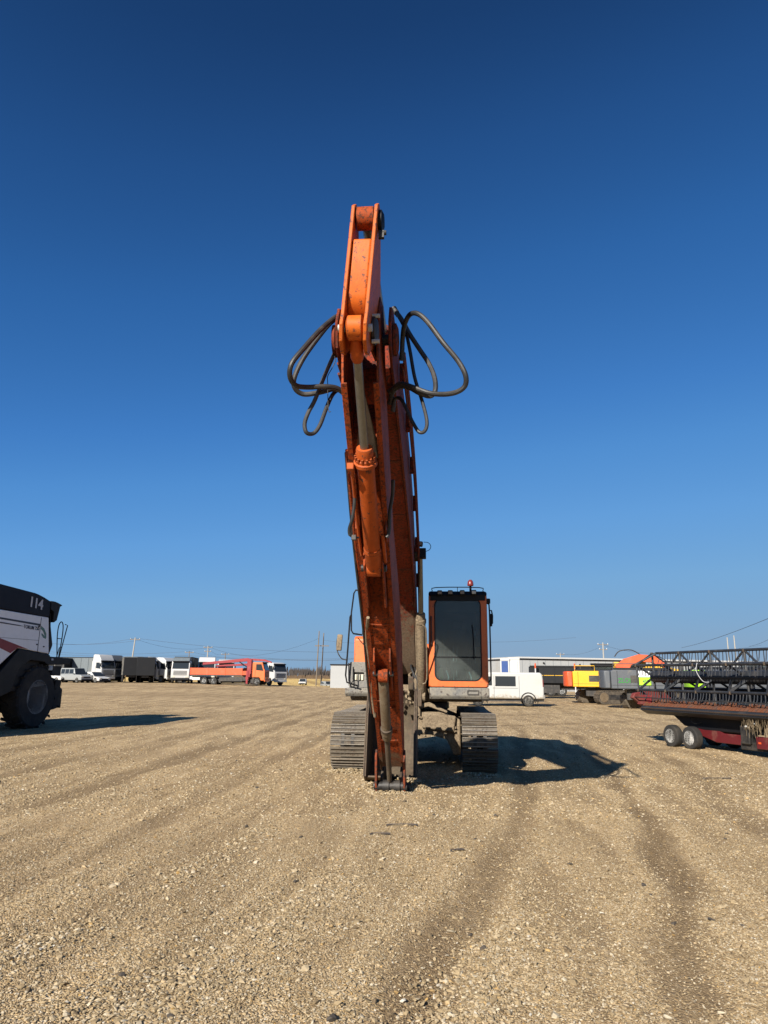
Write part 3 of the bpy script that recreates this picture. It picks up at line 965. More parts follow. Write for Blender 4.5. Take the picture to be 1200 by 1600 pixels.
# handrails
def P2(l, Y):
    return [L(x, y, Y) for x, y in l]
MB().tube(P2([(566, 923), (556, 922), (553, 927), (549, 958), (549, 985), (552, 990), (566, 992)], 14.15), .016, 8).build('handrail', 'black', ex)
MB().tube(P2([(549, 960), (547, 964), (543, 1020), (540, 1055), (542, 1066), (560, 1072)], 13.9), .016, 8).build('handrail', 'black', ex)
MB().tube(P2([(567, 925), (567, 991)], 14.3), .016, 8).build('handrail', 'black', ex)
MB().tube(P2([(545, 1036), (545, 1064), (548, 1068), (552, 1064), (552, 1042)], 13.85), .012, 8).build('handrail', 'black', ex)
a_, b_ = L(541, 1031, 13.9), L(528, 1012, 13.9)
MB().tube(P2([(541, 1031), (534, 1029), (528, 1020), (526, 1008), (527, 998)], 13.9), .011, 6, 4).build('mirror_arm', 'darksteel', ex)
c_ = L(530.5, 1004, 13.88)
mo = MB().box(c_.x, c_.y, c_.z, .105, .045, .31, (0, .06, 0)).build('mirror', 'mud', ex, bev=.02)

# --- cab
X0, X1, YF, YB, Z0, Z1 = .27, 1.38, -1.60, .12, 1.47, 3.20
mb = MB()
ring(mb, rrect(X0, X1, Z0, Z1 + .02, .05), rrect(X0 + .115, X1 - .125, Z0 + .12, Z1 - .08, .13), YF, YF + .07, 'y')
# pillars, side and rear frames
for x in (X0 + .02, X1 - .02):
    s_ = MB()
    ring(s_, rrect(YF + .05, YB, Z0, Z1, .04), rrect(YF + .16, YB - .62, Z0 + .55, Z1 - .12, .08), x - .025, x + .025, 'x')
    mb.add(s_.v, s_.f)
s_ = MB()
ring(s_, rrect(X0 + .03, X1 - .03, Z0, Z1, .04), rrect(X0 + .14, X1 - .14, Z0 + .75, Z1 - .16, .08), YB - .04, YB, 'y')
mb.add(s_.v, s_.f)
cab = mb.build('cab', 'orange', ex, bev=.014)
MB().prism([(YF - .03, Z1 - .03), (YF + .02, Z1 + .06), (YF + .3, Z1 + .10), (YB - .05, Z1 + .09), (YB + .02, Z1 - .0)], X0 - .004, X1 + .004, 'x').build('roof', 'black', cab, bev=.03)
MB().bb(X0 + .03, X1 - .03, YF - .012, YF - .003, Z1 - .115, Z1 - .02).build('sun_visor', 'black', cab, bev=.003)
MB().bb(X0 + .02, X1 - .02, YF + .06, YB, Z0 - .02, Z0 + .03).build('floor', 'darksteel', cab)
GX0, GX1 = X0 + .10, X1 - .11
ZM = 2.02
MB().bb(GX0, GX1, YF + .022, YF + .030, ZM + .012, Z1 - .06).build('windscreen', 'cabglass', cab, smooth=False)
MB().bb(GX0, GX1, YF + .022, YF + .030, Z0 + .10, ZM - .012).build('windscreen', 'cabglass', cab, smooth=False)
MB().bb(GX0, GX1, YF + .012, YF + .040, ZM - .012, ZM + .012).build('glazing_bar', 'black', cab)
mb = MB()
ring(mb, rrect(X0 + .105, X1 - .115, Z0 + .11, Z1 - .07, .135), rrect(X0 + .125, X1 - .135, Z0 + .13, Z1 - .09, .12), YF - .006, YF + .02, 'y')
mb.build('window_seal', 'black', cab)
for x in (X0 + .02, X1 - .02):
    MB().bb(x - .004, x + .004, YF + .14, YB - .60, Z0 + .53, Z1 - .10).build('side_window', 'cabglass', cab, smooth=False)
MB().bb(X0 + .12, X1 - .12, YB - .024, YB - .016, Z0 + .73, Z1 - .14).build('rear_window', 'glass', cab, smooth=False)
# inside: seat, consoles, levers
mb = MB()
mb.box(.85, -.72, Z0 + .42, .48, .48, .14)
mb.box(.85, -.46, Z0 + .80, .46, .13, .70, (-.15, 0, 0))
mb.box(.85, -.40, Z0 + 1.22, .26, .09, .20)
mb.build('seat', 'seat', cab, bev=.04)
mb = MB()
mb.bb(.47, .60, -1.05, -.35, Z0 + .05, Z0 + .60)
mb.bb(1.10, 1.23, -1.05, -.35, Z0 + .05, Z0 + .60)
mb.bb(.70, 1.00, -.95, -.5, Z0 + .0, Z0 + .36)
mb.build('console', 'seat', cab, bev=.02)
for x in (.53, 1.16):
    MB().cyl((x, -.98, Z0 + .60), (x, -1.06, Z0 + .80), .014, n=8).cyl((x, -1.06, Z0 + .78), (x, -1.08, Z0 + .88), .028, .022, n=8).build('joystick', 'hose', cab)
for x in (.74, .80):
    MB().tube([(x, -1.25, Z0 + .08), (x, -1.28, Z0 + .45), (x, -1.20, Z0 + .78)], .011, 6, 4).build('travel_lever', 'rim', cab)
for x in (.66, .88):
    MB().box(x, -1.3, Z0 + .12, .13, .20, .03, (.35, 0, 0)).build('pedal', 'seat', cab, bev=.008)
for q in ((.47, -1.38, Z0 + .22, .14, .16, .26), (1.16, -1.36, Z0 + .20, .16, .2, .22)):
    MB().box(*q).build('floor_rag', 'straw', cab, bev=.04)
MB().box(1.16, -1.25, Z0 + .75, .035, .03, .62).build('monitor_post', 'rim', cab, bev=.006)
MB().tube([(1.12, YF - .02, ZM - .04), (1.11, YF - .035, 2.45), (1.09, YF - .02, 2.62)], .011, 6).build('wiper', 'black', cab)
for k, (x, z, m__) in enumerate(((.50, .34, 'green'), (.62, .30, 'rim'), (.98, .36, 'bucket'), (1.05, .28, 'rim'), (.70, .42, 'bucket'))):
    MB().tube([(x, -1.42, Z0 + .06), (x + .02, -1.44, Z0 + z * .6), (x - .02, -1.36, Z0 + z)], .016, 6, 4).build('pedal_lever', m__, cab)
MB().box(.85, -1.30, Z0 + .40, .34, .10, .16, (.4, 0, 0)).build('dash_panel', 'seat', cab, bev=.02)
MB().box(1.19, -1.30, Z0 + .86, .16, .04, .22).build('monitor', 'black', cab, bev=.01)
MB().bb(X0 + .12, X1 - .12, YF + .12, YF + .20, Z1 - .34, Z1 - .12).build('sun_blind', 'seat', cab, bev=.01)
# front grab handle, bolts, skirt with the plate
MB().tube([(X0 + .045, YF - .01, 2.22), (X0 + .045, YF - .05, 2.26), (X0 + .045, YF - .05, 2.74), (X0 + .045, YF - .01, 2.78)], .014, 8).build('grab_handle', 'darksteel', cab)
sk = MB().prism([(YF - .03, Z0 - .01), (YF - .03, 1.31), (YF + .02, 1.245), (-.2, 1.245), (-.2, Z0 - .01)], X0 + .01, X1 + .012, 'x').build('cab_skirt', 'lowgrey', ex, bev=.018)
mb = MB()
ring(mb, rrect(.98, 1.20, 1.33, 1.42, .015), rrect(1.0, 1.18, 1.35, 1.40, .01), YF - .042, YF - .028, 'y')
mb.build('step_plate', 'darksteel', sk)
MB().bb(1.235, 1.24, YF - .034, YF - .02, 1.26, Z0 - .01).build('panel_gap', 'darksteel', sk)
# roof lights, guard rail, beacon
for k, px in enumerate((686, 702.5, 721, 739)):
    c_ = L(px + 1, 926.5, 13.70)
    w = MB().prism([(c_.x - .055, c_.z - .05), (c_.x + .055, c_.z - .05), (c_.x + .045, c_.z + .045), (c_.x - .045, c_.z + .045)], YF - .09, YF + .01, 'y').build('work_light', 'black', cab, bev=.012)
    MB().box(c_.x, YF - .094, c_.z - .003, .075, .008, .055).build('lamp_lens', 'lens' if k == 3 else 'warm_lens', w, bev=.003)
zr = L(700, 918, 13.7).z
MB().tube([(X0 + .06, YF, Z1 + .04), (X0 + .07, YF, zr - .06), (X0 + .14, YF, zr), (X1 - .14, YF, zr), (X1 - .07, YF, zr - .06), (X1 - .05, YF, Z1 + .02)], .009, 6, 3).build('roof_rail', 'black', cab)
MB().cyl(((X0 + X1) / 2, YF, Z1 + .06), ((X0 + X1) / 2, YF, zr), .006, n=6).build('rail_post', 'black', cab)
c_ = L(735, 914, 13.9)
MB().cyl((c_.x, c_.y, Z1 + .05), (c_.x, c_.y, c_.z - .02), .022, n=10).build('beacon_stem', 'black', cab)
MB().lathe([(.055, 0), (.062, .02), (.058, .05), (.05, .09), (.025, .12), (.004, .125)], (c_.x, c_.y, c_.z - .02), (0, 0, 1), 20).build('beacon', 'redlens', cab)
# right side of the cab: mirror bracket and long rail
xr = X1 + .05
MB().tube([(X1, YF + .1, 3.05), (X1 + .045, YF + .05, 3.02), (X1 + .05, YF + .02, 2.85), (X1 + .05, YF + .0, 2.0), (X1 + .05, YF + .0, 1.62), (X1, YF + .05, 1.56)], .014, 8).build('cab_rail', 'black', cab)
MB().tube([(X1 + .05, YF + .02, 2.90), (X1 + .085, YF, 2.90), (X1 + .105, YF, 2.80), (X1 + .10, YF, 2.66), (X1 + .055, YF, 2.60)], .013, 8).build('grab_handle', 'black', cab)
MB().box(X1 + .075, YF + .03, 2.72, .045, .03, .24).build('side_mirror', 'black', cab, bev=.01)
MB().box(X1 + .03, YF + .04, 3.08, .08, .07, .10).build('side_lamp', 'black', cab, bev=.015)

# --- boom
BC = -.235
bprof = [(-.9, 1.66), (-1.3, 1.98), (-2.0, 2.85), (-2.55, 3.26), (-3.6, 3.62), (-5.0, 3.95), (-7.0, 4.36), (-8.4, 4.58), (-8.85, 4.62), (-9.12, 4.72), (-9.2, 4.95), (-9.08, 5.16), (-8.85, 5.24),
         (-8.2, 5.24), (-6.0, 5.22), (-4.6, 5.05), (-3.5, 4.72), (-2.0, 3.9), (-.5, 2.5), (-.1, 2.12), (-.05, 1.85), (-.25, 1.66)]
# hollow fork at the tip: two side plates all along, box between them short of the tip
mb = MB()
for u in (BC - .255, BC + .255):
    mb.prism(bprof, u - .014, u + .014, 'x')
boom = mb.build('boom', 'boom', ex, bev=.006)
inner = [(-.95, 1.70), (-1.35, 2.03), (-2.03, 2.89), (-2.58, 3.30), (-3.6, 3.66), (-5.0, 3.99), (-7.0, 4.40), (-8.0, 4.58), (-8.35, 4.85), (-8.3, 5.19), (-6.0, 5.18), (-4.6, 5.01), (-3.52, 4.68), (-2.05, 3.86), (-.55, 2.48), (-.2, 2.1), (-.3, 1.72)]
MB().prism(inner, BC - .235, BC + .235, 'x').build('boom_box', 'boom', boom, bev=.004)
for u in (BC + .275, BC - .275):
    MB().lathe([(.03, 0), (.16, 0), (.16, .03), (.11, .05), (.03, .05)], (u - (.0 if u > BC else .05), -8.9, 4.9), (1, 0, 0), 24).build('pivot_boss', 'boom', boom)
MB().prism([(-8.62, 4.50), (-9.12, 4.62), (-9.25, 4.95), (-9.12, 5.25), (-8.8, 5.33), (-8.5, 5.1)], BC + .13, BC + .16, 'x').build('fork_plate', 'boom', boom, bev=.006)
MB().cyl((BC - .33, -8.9, 4.9), (BC + .33, -8.9, 4.9), .055, n=18).build('pivot_pin', 'darksteel', boom)
for u in (.06, -.53):
    MB().lathe([(.04, 0), (.14, 0), (.14, .05), (.04, .05)], (u - .02, -2.60, 3.83), (1, 0, 0), 20).build('cylinder_boss', 'darksteel', boom)
MB().cyl((-.65, -2.60, 3.83), (.21, -2.60, 3.83), .045, n=16).build('cylinder_pin', 'darksteel', boom)
MB().bb(.035, .24, -2.70, -2.52, 3.74, 3.92).build('cylinder_bracket', 'black', boom, bev=.01)

def hcyl(p_base, p_end, f, rb, rr, name, mb_, mr_, parent, collar=True):
    """hydraulic cylinder: barrel from p_base to the fraction f, rod on to p_end"""
    a, b = Vector(p_base), Vector(p_end)
    d = b - a
    m = a + d * f
    n_ = d.normalized()
    barrel = MB()
    prof = [(rb * .8, 0), (rb, .03), (rb, (m - a).length - .22)]
    if collar:
        prof += [(rb, (m - a).length - .20), (rb * 1.16, (m - a).length - .19), (rb * 1.16, (m - a).length - .12), (rb * .98, (m - a).length - .11), (rb * .98, (m - a).length - .02), (rb * .9, (m - a).length), (rr * 1.2, (m - a).length)]
    else:
        prof += [(rb, (m - a).length)]
    barrel.lathe(prof, a, n_, 28)
    o = barrel.build(name, mb_, parent)
    MB().cyl(m - n_ * .05, b - n_ * .02, rr, n=24).build('piston_rod', mr_, o)
    return o, m, n_
for u in (.13, -.60):
    c1, m_, n_ = hcyl((u, -1.28, 1.30), (u, -2.58, 3.80), .60, .085, .048, 'boom_cylinder', 'mud', 'chrome', ex)
    MB().lathe([(.03, 0), (.12, 0), (.12, .12), (.03, .12)], (u - .06, -1.28, 1.30), (1, 0, 0), 18).build('cylinder_eye', 'mud', c1)
    MB().lathe([(.03, 0), (.10, 0), (.10, .12), (.03, .12)], (u - .06, -2.60, 3.83), (1, 0, 0), 18).build('rod_eye', 'darksteel', c1)
    off = .10 if u > 0 else -.10
    MB().tube([(u + off * .2, -1.55, 1.52), (u + off, -1.60, 1.62), (u + off, -1.95, 2.25), (u + off * .9, -2.08, 2.52), (u + off * .3, -2.12, 2.58)], .014, 8, 3).build('oil_pipe', 'mud', c1)
    MB().tube([(u - off * .9, -1.45, 1.75), (u - off * .95, -1.8, 2.35), (u - off * .8, -2.0, 2.75)], .013, 8, 3).build('oil_pipe', 'mud', c1)

# steel pipes clamped on the boom's flank
def flank(off_w, u):
    return [(u, v, w + off_w) for v, w in ((-8.35, 4.92), (-7.2, 4.92), (-6.0, 4.85), (-4.6, 4.6), (-3.7, 4.25), (-3.0, 3.92), (-2.72, 3.75), (-2.1, 3.3), (-1.0, 2.1))]
for k, (ow, u) in enumerate(((.02, .115), (-.08, .105), (.10, .12))):
    MB().tube(flank(ow, u), .013, 8, 3).build('boom_pipe', 'boom', boom)
for k, (ow, u) in enumerate(((.0, -.59), (-.12, -.58))):
    MB().tube(flank(ow, u), .017, 8, 3).build('boom_pipe', 'boom', boom)
for v, w in ((-8.0, 4.93), (-6.6, 4.88), (-5.2, 4.72), (-4.0, 4.43), (-2.9, 3.95), (-2.2, 3.4)):
    MB().box(.085, v, w, .07, .05, .26, (0, 0, 0)).build('pipe_clamp', 'boom', boom, bev=.01)
    MB().box(-.56, v, w, .09, .09, .30, (0, 0, 0)).build('pipe_clamp', 'boom', boom, bev=.01)
# lamp on the boom with its wire
c_ = L(656, 850, 12.7)
bl = MB().box(c_.x, c_.y, c_.z, .11, .12, .09, (0, .12, 0)).build('boom_lamp', 'black', boom, bev=.02)
MB().box(c_.x, c_.y - .062, c_.z, .08, .008, .06, (0, .12, 0)).build('lamp_lens', 'warm_lens', bl)
MB().tube([L(x, y, 12.7) for x, y in ((662, 847), (669, 848), (673, 853), (671, 859), (663, 862), (655, 862))], .006, 5, 4).build('lamp_wire', 'black', bl)

# --- arm
E_ = Vector((.784, -.621)); O_ = Vector((-.621, -.784)); S0 = Vector((-9.35, 4.35))
AC = -.245
def A2(s, t):
    p = S0 + E_ * s + O_ * t
    return (p.x, p.y)
def A(s, t, u=AC):
    p = A2(s, t)
    return (u, p[0], p[1])
sideprof = [A2(*q) for q in ((.15, 0), (1.2, 0), (6.35, 0), (6.60, -.04), (6.70, -.14), (6.66, -.26), (6.4, -.34), (5.6, -.72), (4.7, -1.02), (3.7, -1.0), (2.4, -.66), (.7, -.78), (-.1, -1.0), (-.30, -.82), (-.32, -.55), (-.15, -.25))]
mb = MB()
for u in (AC - .165, AC + .165):
    mb.prism(sideprof, u - .012, u + .012, 'x')
arm = mb.build('arm', 'arm', ex, bev=.005)
boxprof = [A2(*q) for q in ((.75, -.05), (2.3, -.035), (2.45, -.16), (3.1, -.12), (3.25, -.008), (6.45, -.008), (6.4, -.30), (5.6, -.68), (4.7, -.98), (3.7, -.96), (2.4, -.62), (.75, -.74))]
MB().prism(boxprof, AC - .153, AC + .153, 'x').build('arm_box', 'arm', arm, bev=.004)
for u in (AC - .150, AC + .150):
    MB().prism([A2(.1, .0), A2(1.2, .012), A2(6.3, .012), A2(6.3, -.01), A2(.1, -.02)], u - .028, u + .028, 'x').build('edge_flange', 'arm', arm, bev=.003)
# spear-shaped grey wear plate under the rod
p0, p1, p2 = A(.18, -.30, AC + .03), A(.95, -.02, AC + .14), A(.95, -.02, AC - .08)
MB().prism([(AC + .02, 0.0), (AC + .12, .62), (AC + .12, .80), (AC - .08, .80), (AC - .08, .62)], 0, .03, 'z').build('wear_plate', 'bucket', arm)
wp = bpy.data.objects[-1] if False else arm.children[-1]
wp.matrix_local = Matrix.Translation(Vector((0, S0.x, S0.y))) @ Matrix(((1, 0, 0, 0), (0, E_.x, O_.x, 0), (0, E_.y, O_.y, 0), (0, 0, 0, 1))) @ Matrix.Translation((0, .15, -.05))
# brackets and ribs on the outer face
def plate_on_arm(s0, s1, t0, t1, u, th=.018, name='rib', mat='arm', taper=.3, par=None):
    pr = [A2(s0, 0), A2(s0 + taper * (s1 - s0) * .5, t1), A2(s1 - taper * (s1 - s0) * .5, t1), A2(s1, 0), A2(s1, t0), A2(s0, t0)]
    return MB().prism(pr, u - th / 2, u + th / 2, 'x').build(name, mat, par or arm, bev=.003)
for u in (AC - .10, AC + .10):
    plate_on_arm(2.10, 3.05, -.05, .16, u + .0, .022, 'cylinder_bracket')
    plate_on_arm(3.78, 4.62, -.03, .12, u, .022, 'cylinder_bracket')
    plate_on_arm(1.72, 2.02, -.03, .10, u * 1.0 + (.06 if u > AC else -.06), .016, 'clamp_bracket')
MB().cyl(A(2.32, .12, AC - .14), A(2.32, .12, AC + .14), .04, n=14).build('cylinder_pin', 'darksteel', arm)
MB().cyl(A(4.18, .09, AC - .13), A(4.18, .09, AC + .13), .035, n=14).build('cylinder_pin', 'darksteel', arm)

# arm tail: plates leaning a little, box between them
def lean(w):
    return .085 * (w - 4.6) / 1.3
tailprof = [(-9.60, 5.86), (-9.70, 5.86), (-9.78, 5.79), (-9.80, 4.72), (-9.83, 4.60), (-9.76, 4.47), (-9.62, 4.42), (-9.50, 4.46), (-9.3, 4.62), (-8.8, 4.72), (-8.70, 5.0), (-8.95, 5.2), (-9.48, 5.79)]
mb = MB()
for u in (AC - .108, AC + .100):
    n0 = len(mb.v)
    mb.prism(tailprof, u - .016, u + .016, 'x')
    for i in range(n0, len(mb.v)):
        x, y, z = mb.v[i]
        mb.v[i] = (x + lean(z), y, z)
tail = mb.build('arm_tail', 'orange_clean', arm, bev=.006)
mb = MB()
mb.prism([(-9.755, 5.47), (-9.755, 4.92), (-9.70, 4.82), (-9.50, 4.72), (-9.1, 4.7), (-8.95, 5.1), (-9.4, 5.47)], AC - .092, AC + .084, 'x')
for i in range(len(mb.v)):
    x, y, z = mb.v[i]
    mb.v[i] = (x + lean(z), y, z)
mb.build('tail_box', 'orange_clean', tail, bev=.02, seg=3)
tx = AC - .004 + lean(5.75)
MB().lathe([(.04, 0), (.105, 0), (.105, .156), (.04, .156)], (tx - .080, -9.65, 5.74), (1, 0, 0), 24).build('rod_eye', 'arm', tail)
MB().lathe([(.01, 0), (.10, 0), (.10, .03), (.06, .05), (.01, .05)], (tx + .118, -9.63, 5.72), (1, 0, 0), 22).build('pin_cap', 'black', tail)
MB().cyl((tx + .12, -9.66, 5.58), (tx + .19, -9.66, 5.58), .022, n=10).box(tx + .145, -9.66, 5.56, .05, .04, .07).build('grease_nipple', 'darksteel', tail)
MB().lathe([(.04, 0), (.07, 0), (.11, .02), (.11, .14), (.07, .16), (.04, .16)], (AC - .080, -9.70, 4.62), (1, 0, 0), 26).build('rod_eye', 'orange_clean', tail)
MB().cyl((AC - .15, -9.70, 4.62), (AC + .15, -9.70, 4.62), .035, n=12).build('tail_pin', 'rim', tail)
MB().lathe([(.01, 0), (.13, 0), (.13, .025), (.09, .05), (.01, .05)], (AC + .13, -9.45, 4.72), (1, 0, 0), 24).build('pin_cap', 'darksteel', tail)
MB().cyl((AC + .13, -9.52, 4.83), (AC + .20, -9.52, 4.83), .02, n=8).cyl((AC + .13, -9.52, 4.58), (AC + .20, -9.52, 4.58), .02, n=8).build('cap_bolt', 'rim', tail)
# big cylinder lying on the arm
top = Vector((AC - .0, -9.70, 4.60)); base = Vector(A(2.32, .13))
c1, m_, n_ = hcyl(base, top, .565, .088, .043, 'arm_cylinder', 'barrel', 'chrome', ex)
MB().lathe([(.043, 0), (.062, .05), (.058, .16), (.045, .22)], top - n_ * .30, n_, 20).build('rod_head', 'barrel', c1)
MB().lathe([(.105, 0), (.118, .01), (.118, .045), (.105, .055)], m_ - n_ * .20, n_, 28).build('gland_ring', 'barrel', c1)
bolts = MB()
a_ = n_.orthogonal().normalized(); b_ = n_.cross(a_)
for k in range(14):
    g = 2 * math.pi * k / 14
    p = m_ - n_ * .105 + (a_ * math.cos(g) + b_ * math.sin(g)) * .098
    bolts.cyl(p - n_ * .02, p + n_ * .02, .012, n=6)
bolts.build('gland_bolts', 'barrel', c1)['kind'] = 'stuff'
MB().lathe([(.094, 0), (.094, .05)], base + n_ * .25, n_, 26).build('clamp_band', 'barrel', c1)
MB().cyl(A(2.32, .13, AC - .075), A(2.32, .13, AC + .075), .085, n=20).build('cylinder_eye', 'barrel', c1)
for u in (AC - .125,):
    MB().tube([A(.9, .18, u), A(1.1, .13, u - .01), A(1.9, .10, u - .01), A(2.15, .1, u)], .016, 8, 3).build('oil_pipe', 'barrel', c1)
MB().box(*A(.93, .16, AC - .14), .07, .08, .07).build('pipe_block', 'barrel', c1, bev=.008)
MB().tube([A(1.85, .10, AC + .12), A(2.05, .13, AC + .13), A(2.25, .10, AC + .13)], .02, 8).build('oil_pipe', 'barrel', c1)

# small cylinder near the foot, caked with mud
b0, e0 = Vector(A(4.18, .12, AC)), Vector((AC - .02, -4.42, .16))
c2, m2, n2 = hcyl(b0, e0, .56, .066, .037, 'bucket_cylinder', 'mudbarrel', 'bucket', ex)
MB().cyl(A(4.18, .12, AC - .06), A(4.18, .12, AC + .06), .085, n=18).build('cylinder_eye', 'arm', c2)
MB().lathe([(.068, 0), (.082, .01), (.082, .05), (.068, .06)], m2 - n2 * .24, n2, 22).build('gland_ring', 'bucket', c2)
# links at the foot
lk = MB()
for u in (AC - .215, AC + .195):
    lk.prism([A2(6.12, .03), A2(6.15, -.10), (-4.28, .05), (-4.44, .03), (-4.52, .14)], u - .016, u + .016, 'x')
lk.build('link_plate', 'link', arm, bev=.006)
mb = MB()
mb.cyl((AC - .25, -4.42, .10), (AC + .23, -4.42, .10), .06, n=16)
mb.cyl((AC - .27, -4.25, .08), (AC + .25, -4.25, .08), .05, n=16)
mb.build('link_pin', 'darksteel', arm)
mb = MB()
for u in (AC - .09, AC + .07):
    mb.lathe([(.03, 0), (.085, 0), (.085, .09), (.03, .09)], (u - .03, -4.42, .10), (1, 0, 0), 18)
mb.build('link_eye', 'darksteel', arm)

for s_ in (3.35, 4.85, 5.75):
    MB().tube([A(s_, .006, AC - .125), A(s_ + .01, .008, AC), A(s_, .006, AC + .125)], .007, 6).build('weld_bead', 'arm', arm)
for s_ in (1.35, 2.75, 3.6, 4.9):
    MB().box(*A(s_, -.25, AC - .19), .03, .09, .07, (R(38), 0, 0)).build('pipe_clamp', 'arm', arm, bev=.006)
for (s0, s1, u0) in ((3.40, 3.72, 0.0), (5.0, 5.5, .03)):
    MB().prism([A2(s0, -.006), A2(s0, .006), A2(s1, .006), A2(s1, -.006)], AC + u0 - .09, AC + u0 + .09, 'x').build('doubler_plate', 'arm', arm, bev=.002)
for v, w in ((-3.2, 3.47), (-5.2, 3.98), (-6.8, 4.31)):
    MB().tube([(BC - .23, v, w - .012), (BC + .23, v, w - .012)], .009, 6).build('weld_bead', 'boom', boom)
for v, w in ((-4.3, 3.78), (-6.0, 4.15)):
    MB().box(BC + .18, v, w - .01, .06, .10, .03, (-.2, 0, 0)).build('lug', 'boom', boom, bev=.006)
# pipes and hoses along the arm
for k, (u, mt) in enumerate(((AC - .20, 'arm'), (AC - .225, 'hose'))):
    MB().tube([A(.9 + .1 * k, -.10 - .1 * k, u), A(1.8, -.1 - .05 * k, u - .01), A(2.4 + .1 * k, -.08, u), A(3.6, -.12, u), A(4.6, -.10, u - .01), A(5.2, -.05, u)], .018, 8, 3).build('arm_pipe', mt, arm)
MB().tube([L(x, y, Y) for x, y, Y in ((551, 745, 6.9), (553, 765, 7.0), (554, 785, 7.05), (550, 812, 7.1), (546, 826, 7.15), (547, 836, 7.18), (553, 840, 7.2), (560, 840, 7.25))], lambda f: .018 if f < .72 else .011, 8, 4).build('hose', 'hose', arm)
MB().box(*L(553, 840, 7.2), .05, .05, .055).build('hose_fitting', 'darksteel', arm, bev=.005)
MB().tube([L(x, y, Y) for x, y, Y in ((614, 750, 7.2), (613, 775, 7.3), (609, 800, 7.35), (608, 830, 7.4), (604, 840, 7.4))], .019, 8, 4).build('hose', 'hose', arm)
MB().tube([L(x, y, Y) for x, y, Y in ((575, 965, 8.5), (573, 1000, 9.0), (578, 1035, 9.3), (582, 1060, 9.6), (581, 1085, 9.9), (586, 1120, 10.1))], .02, 8, 4).build('hose', 'mud', arm)

# the looping hoses either side of the boom tip
def loop(pts, r=.0245, mat='hose'):
    q = [L(x, y, Y) for x, y, Y in pts]
    ho = MB().tube(q, r, 10, 6).build('hydraulic_hose', mat, boom)
    for a_, b_ in ((q[0], q[1]), (q[-1], q[-2])):
        d_ = (b_ - a_).normalized()
        MB().lathe([(r * .8, -.02), (r * 1.35, -.02), (r * 1.35, .0), (r * 1.2, .005), (r * 1.2, .06), (r * 1.05, .065)], a_, d_, 12).build('hose_fitting', 'darksteel', ho)
loop([(534, 491, 6.55), (522, 497, 6.4), (500, 516, 6.25), (474, 545, 6.1), (456, 568, 6.05), (453, 588, 6.1), (462, 602, 6.2), (480, 605, 6.3), (505, 604, 6.35), (525, 606, 6.4), (537, 614, 6.45), (541, 626, 6.5), (544, 640, 6.6)])
loop([(534, 494, 6.6), (518, 503, 6.5), (499, 525, 6.4), (474, 560, 6.35), (460, 590, 6.35), (461, 607, 6.4), (475, 616, 6.45), (500, 613, 6.45), (522, 608, 6.5), (536, 614, 6.55), (543, 630, 6.6), (547, 650, 6.7)])
loop([(540, 526, 6.7), (528, 538, 6.6), (520, 558, 6.5), (508, 585, 6.45), (492, 625, 6.4), (482, 644, 6.4), (476, 662, 6.4), (479, 676, 6.4), (490, 677, 6.45), (500, 664, 6.45), (511, 635, 6.5), (521, 615, 6.55), (533, 609, 6.6), (544, 622, 6.7)], .020)
loop([(616, 484, 6.7), (628, 500, 6.65), (640, 522, 6.6), (655, 545, 6.6), (670, 568, 6.6), (679, 590, 6.55), (680, 610, 6.5), (672, 619, 6.5), (655, 614, 6.5), (640, 606, 6.55), (625, 604, 6.6), (614, 612, 6.7), (610, 628, 6.8)])
loop([(628, 560, 6.6), (629, 530, 6.55), (632, 508, 6.4), (640, 492, 6.3), (652, 490, 6.2), (668, 503, 6.15), (692, 535, 6.1), (715, 563, 6.1), (727, 585, 6.1), (727, 602, 6.15), (715, 612, 6.2), (695, 616, 6.3), (670, 614, 6.4), (645, 605, 6.45), (625, 600, 6.55), (611, 611, 6.7)])
loop([(618, 487, 6.75), (632, 512, 6.7), (640, 545, 6.65), (648, 590, 6.6), (660, 628, 6.55), (667, 658, 6.5), (664, 673, 6.5), (655, 675, 6.5), (645, 660, 6.55), (634, 637, 6.6), (626, 623, 6.7), (617, 624, 6.75), (614, 640, 6.8)], .018)
MB().tube([L(x, y, 6.45) for x, y in ((522, 556), (524, 563), (519, 575), (512, 588), (512, 600), (513, 640), (517, 643))], .004, 5, 3).build('cable_tie', 'black', boom)
for x, y, Y in ((541, 628, 6.5), (541.5, 636, 6.55)):
    a_, b_ = L(x - .5, y - 4, Y), L(x + .5, y + 3, Y)
    MB().cyl(a_, b_, .027, n=12).build('hose_fitting', 'rim', boom)
MB().tube([L(x, y, Y) for x, y, Y in ((542, 640, 6.6), (545, 665, 6.7), (547, 700, 6.85), (549, 725, 6.95), (551, 745, 7.05))], .02, 8, 3).build('arm_pipe', 'arm', arm)
MB().tube([L(x, y, Y) for x, y, Y in ((547, 640, 6.65), (549, 670, 6.75), (551, 705, 6.9), (553, 745, 7.05))], .02, 8, 3).build('arm_pipe', 'arm', arm)

# arm-crowding cylinder lying on the back of the boom
c3, m3, n3 = hcyl((tx - .0, -5.2, 5.55), (tx, -9.62, 5.76), .55, .10, .05, 'crowd_cylinder', 'boom', 'chrome', ex)
mb = MB()
for u in (tx - .12, tx + .12):
    mb.prism([(-5.5, 5.10), (-4.8, 5.02), (-5.05, 5.65), (-5.3, 5.65)], u - .015, u + .015, 'x')
mb.build('cylinder_bracket', 'boom', boom)

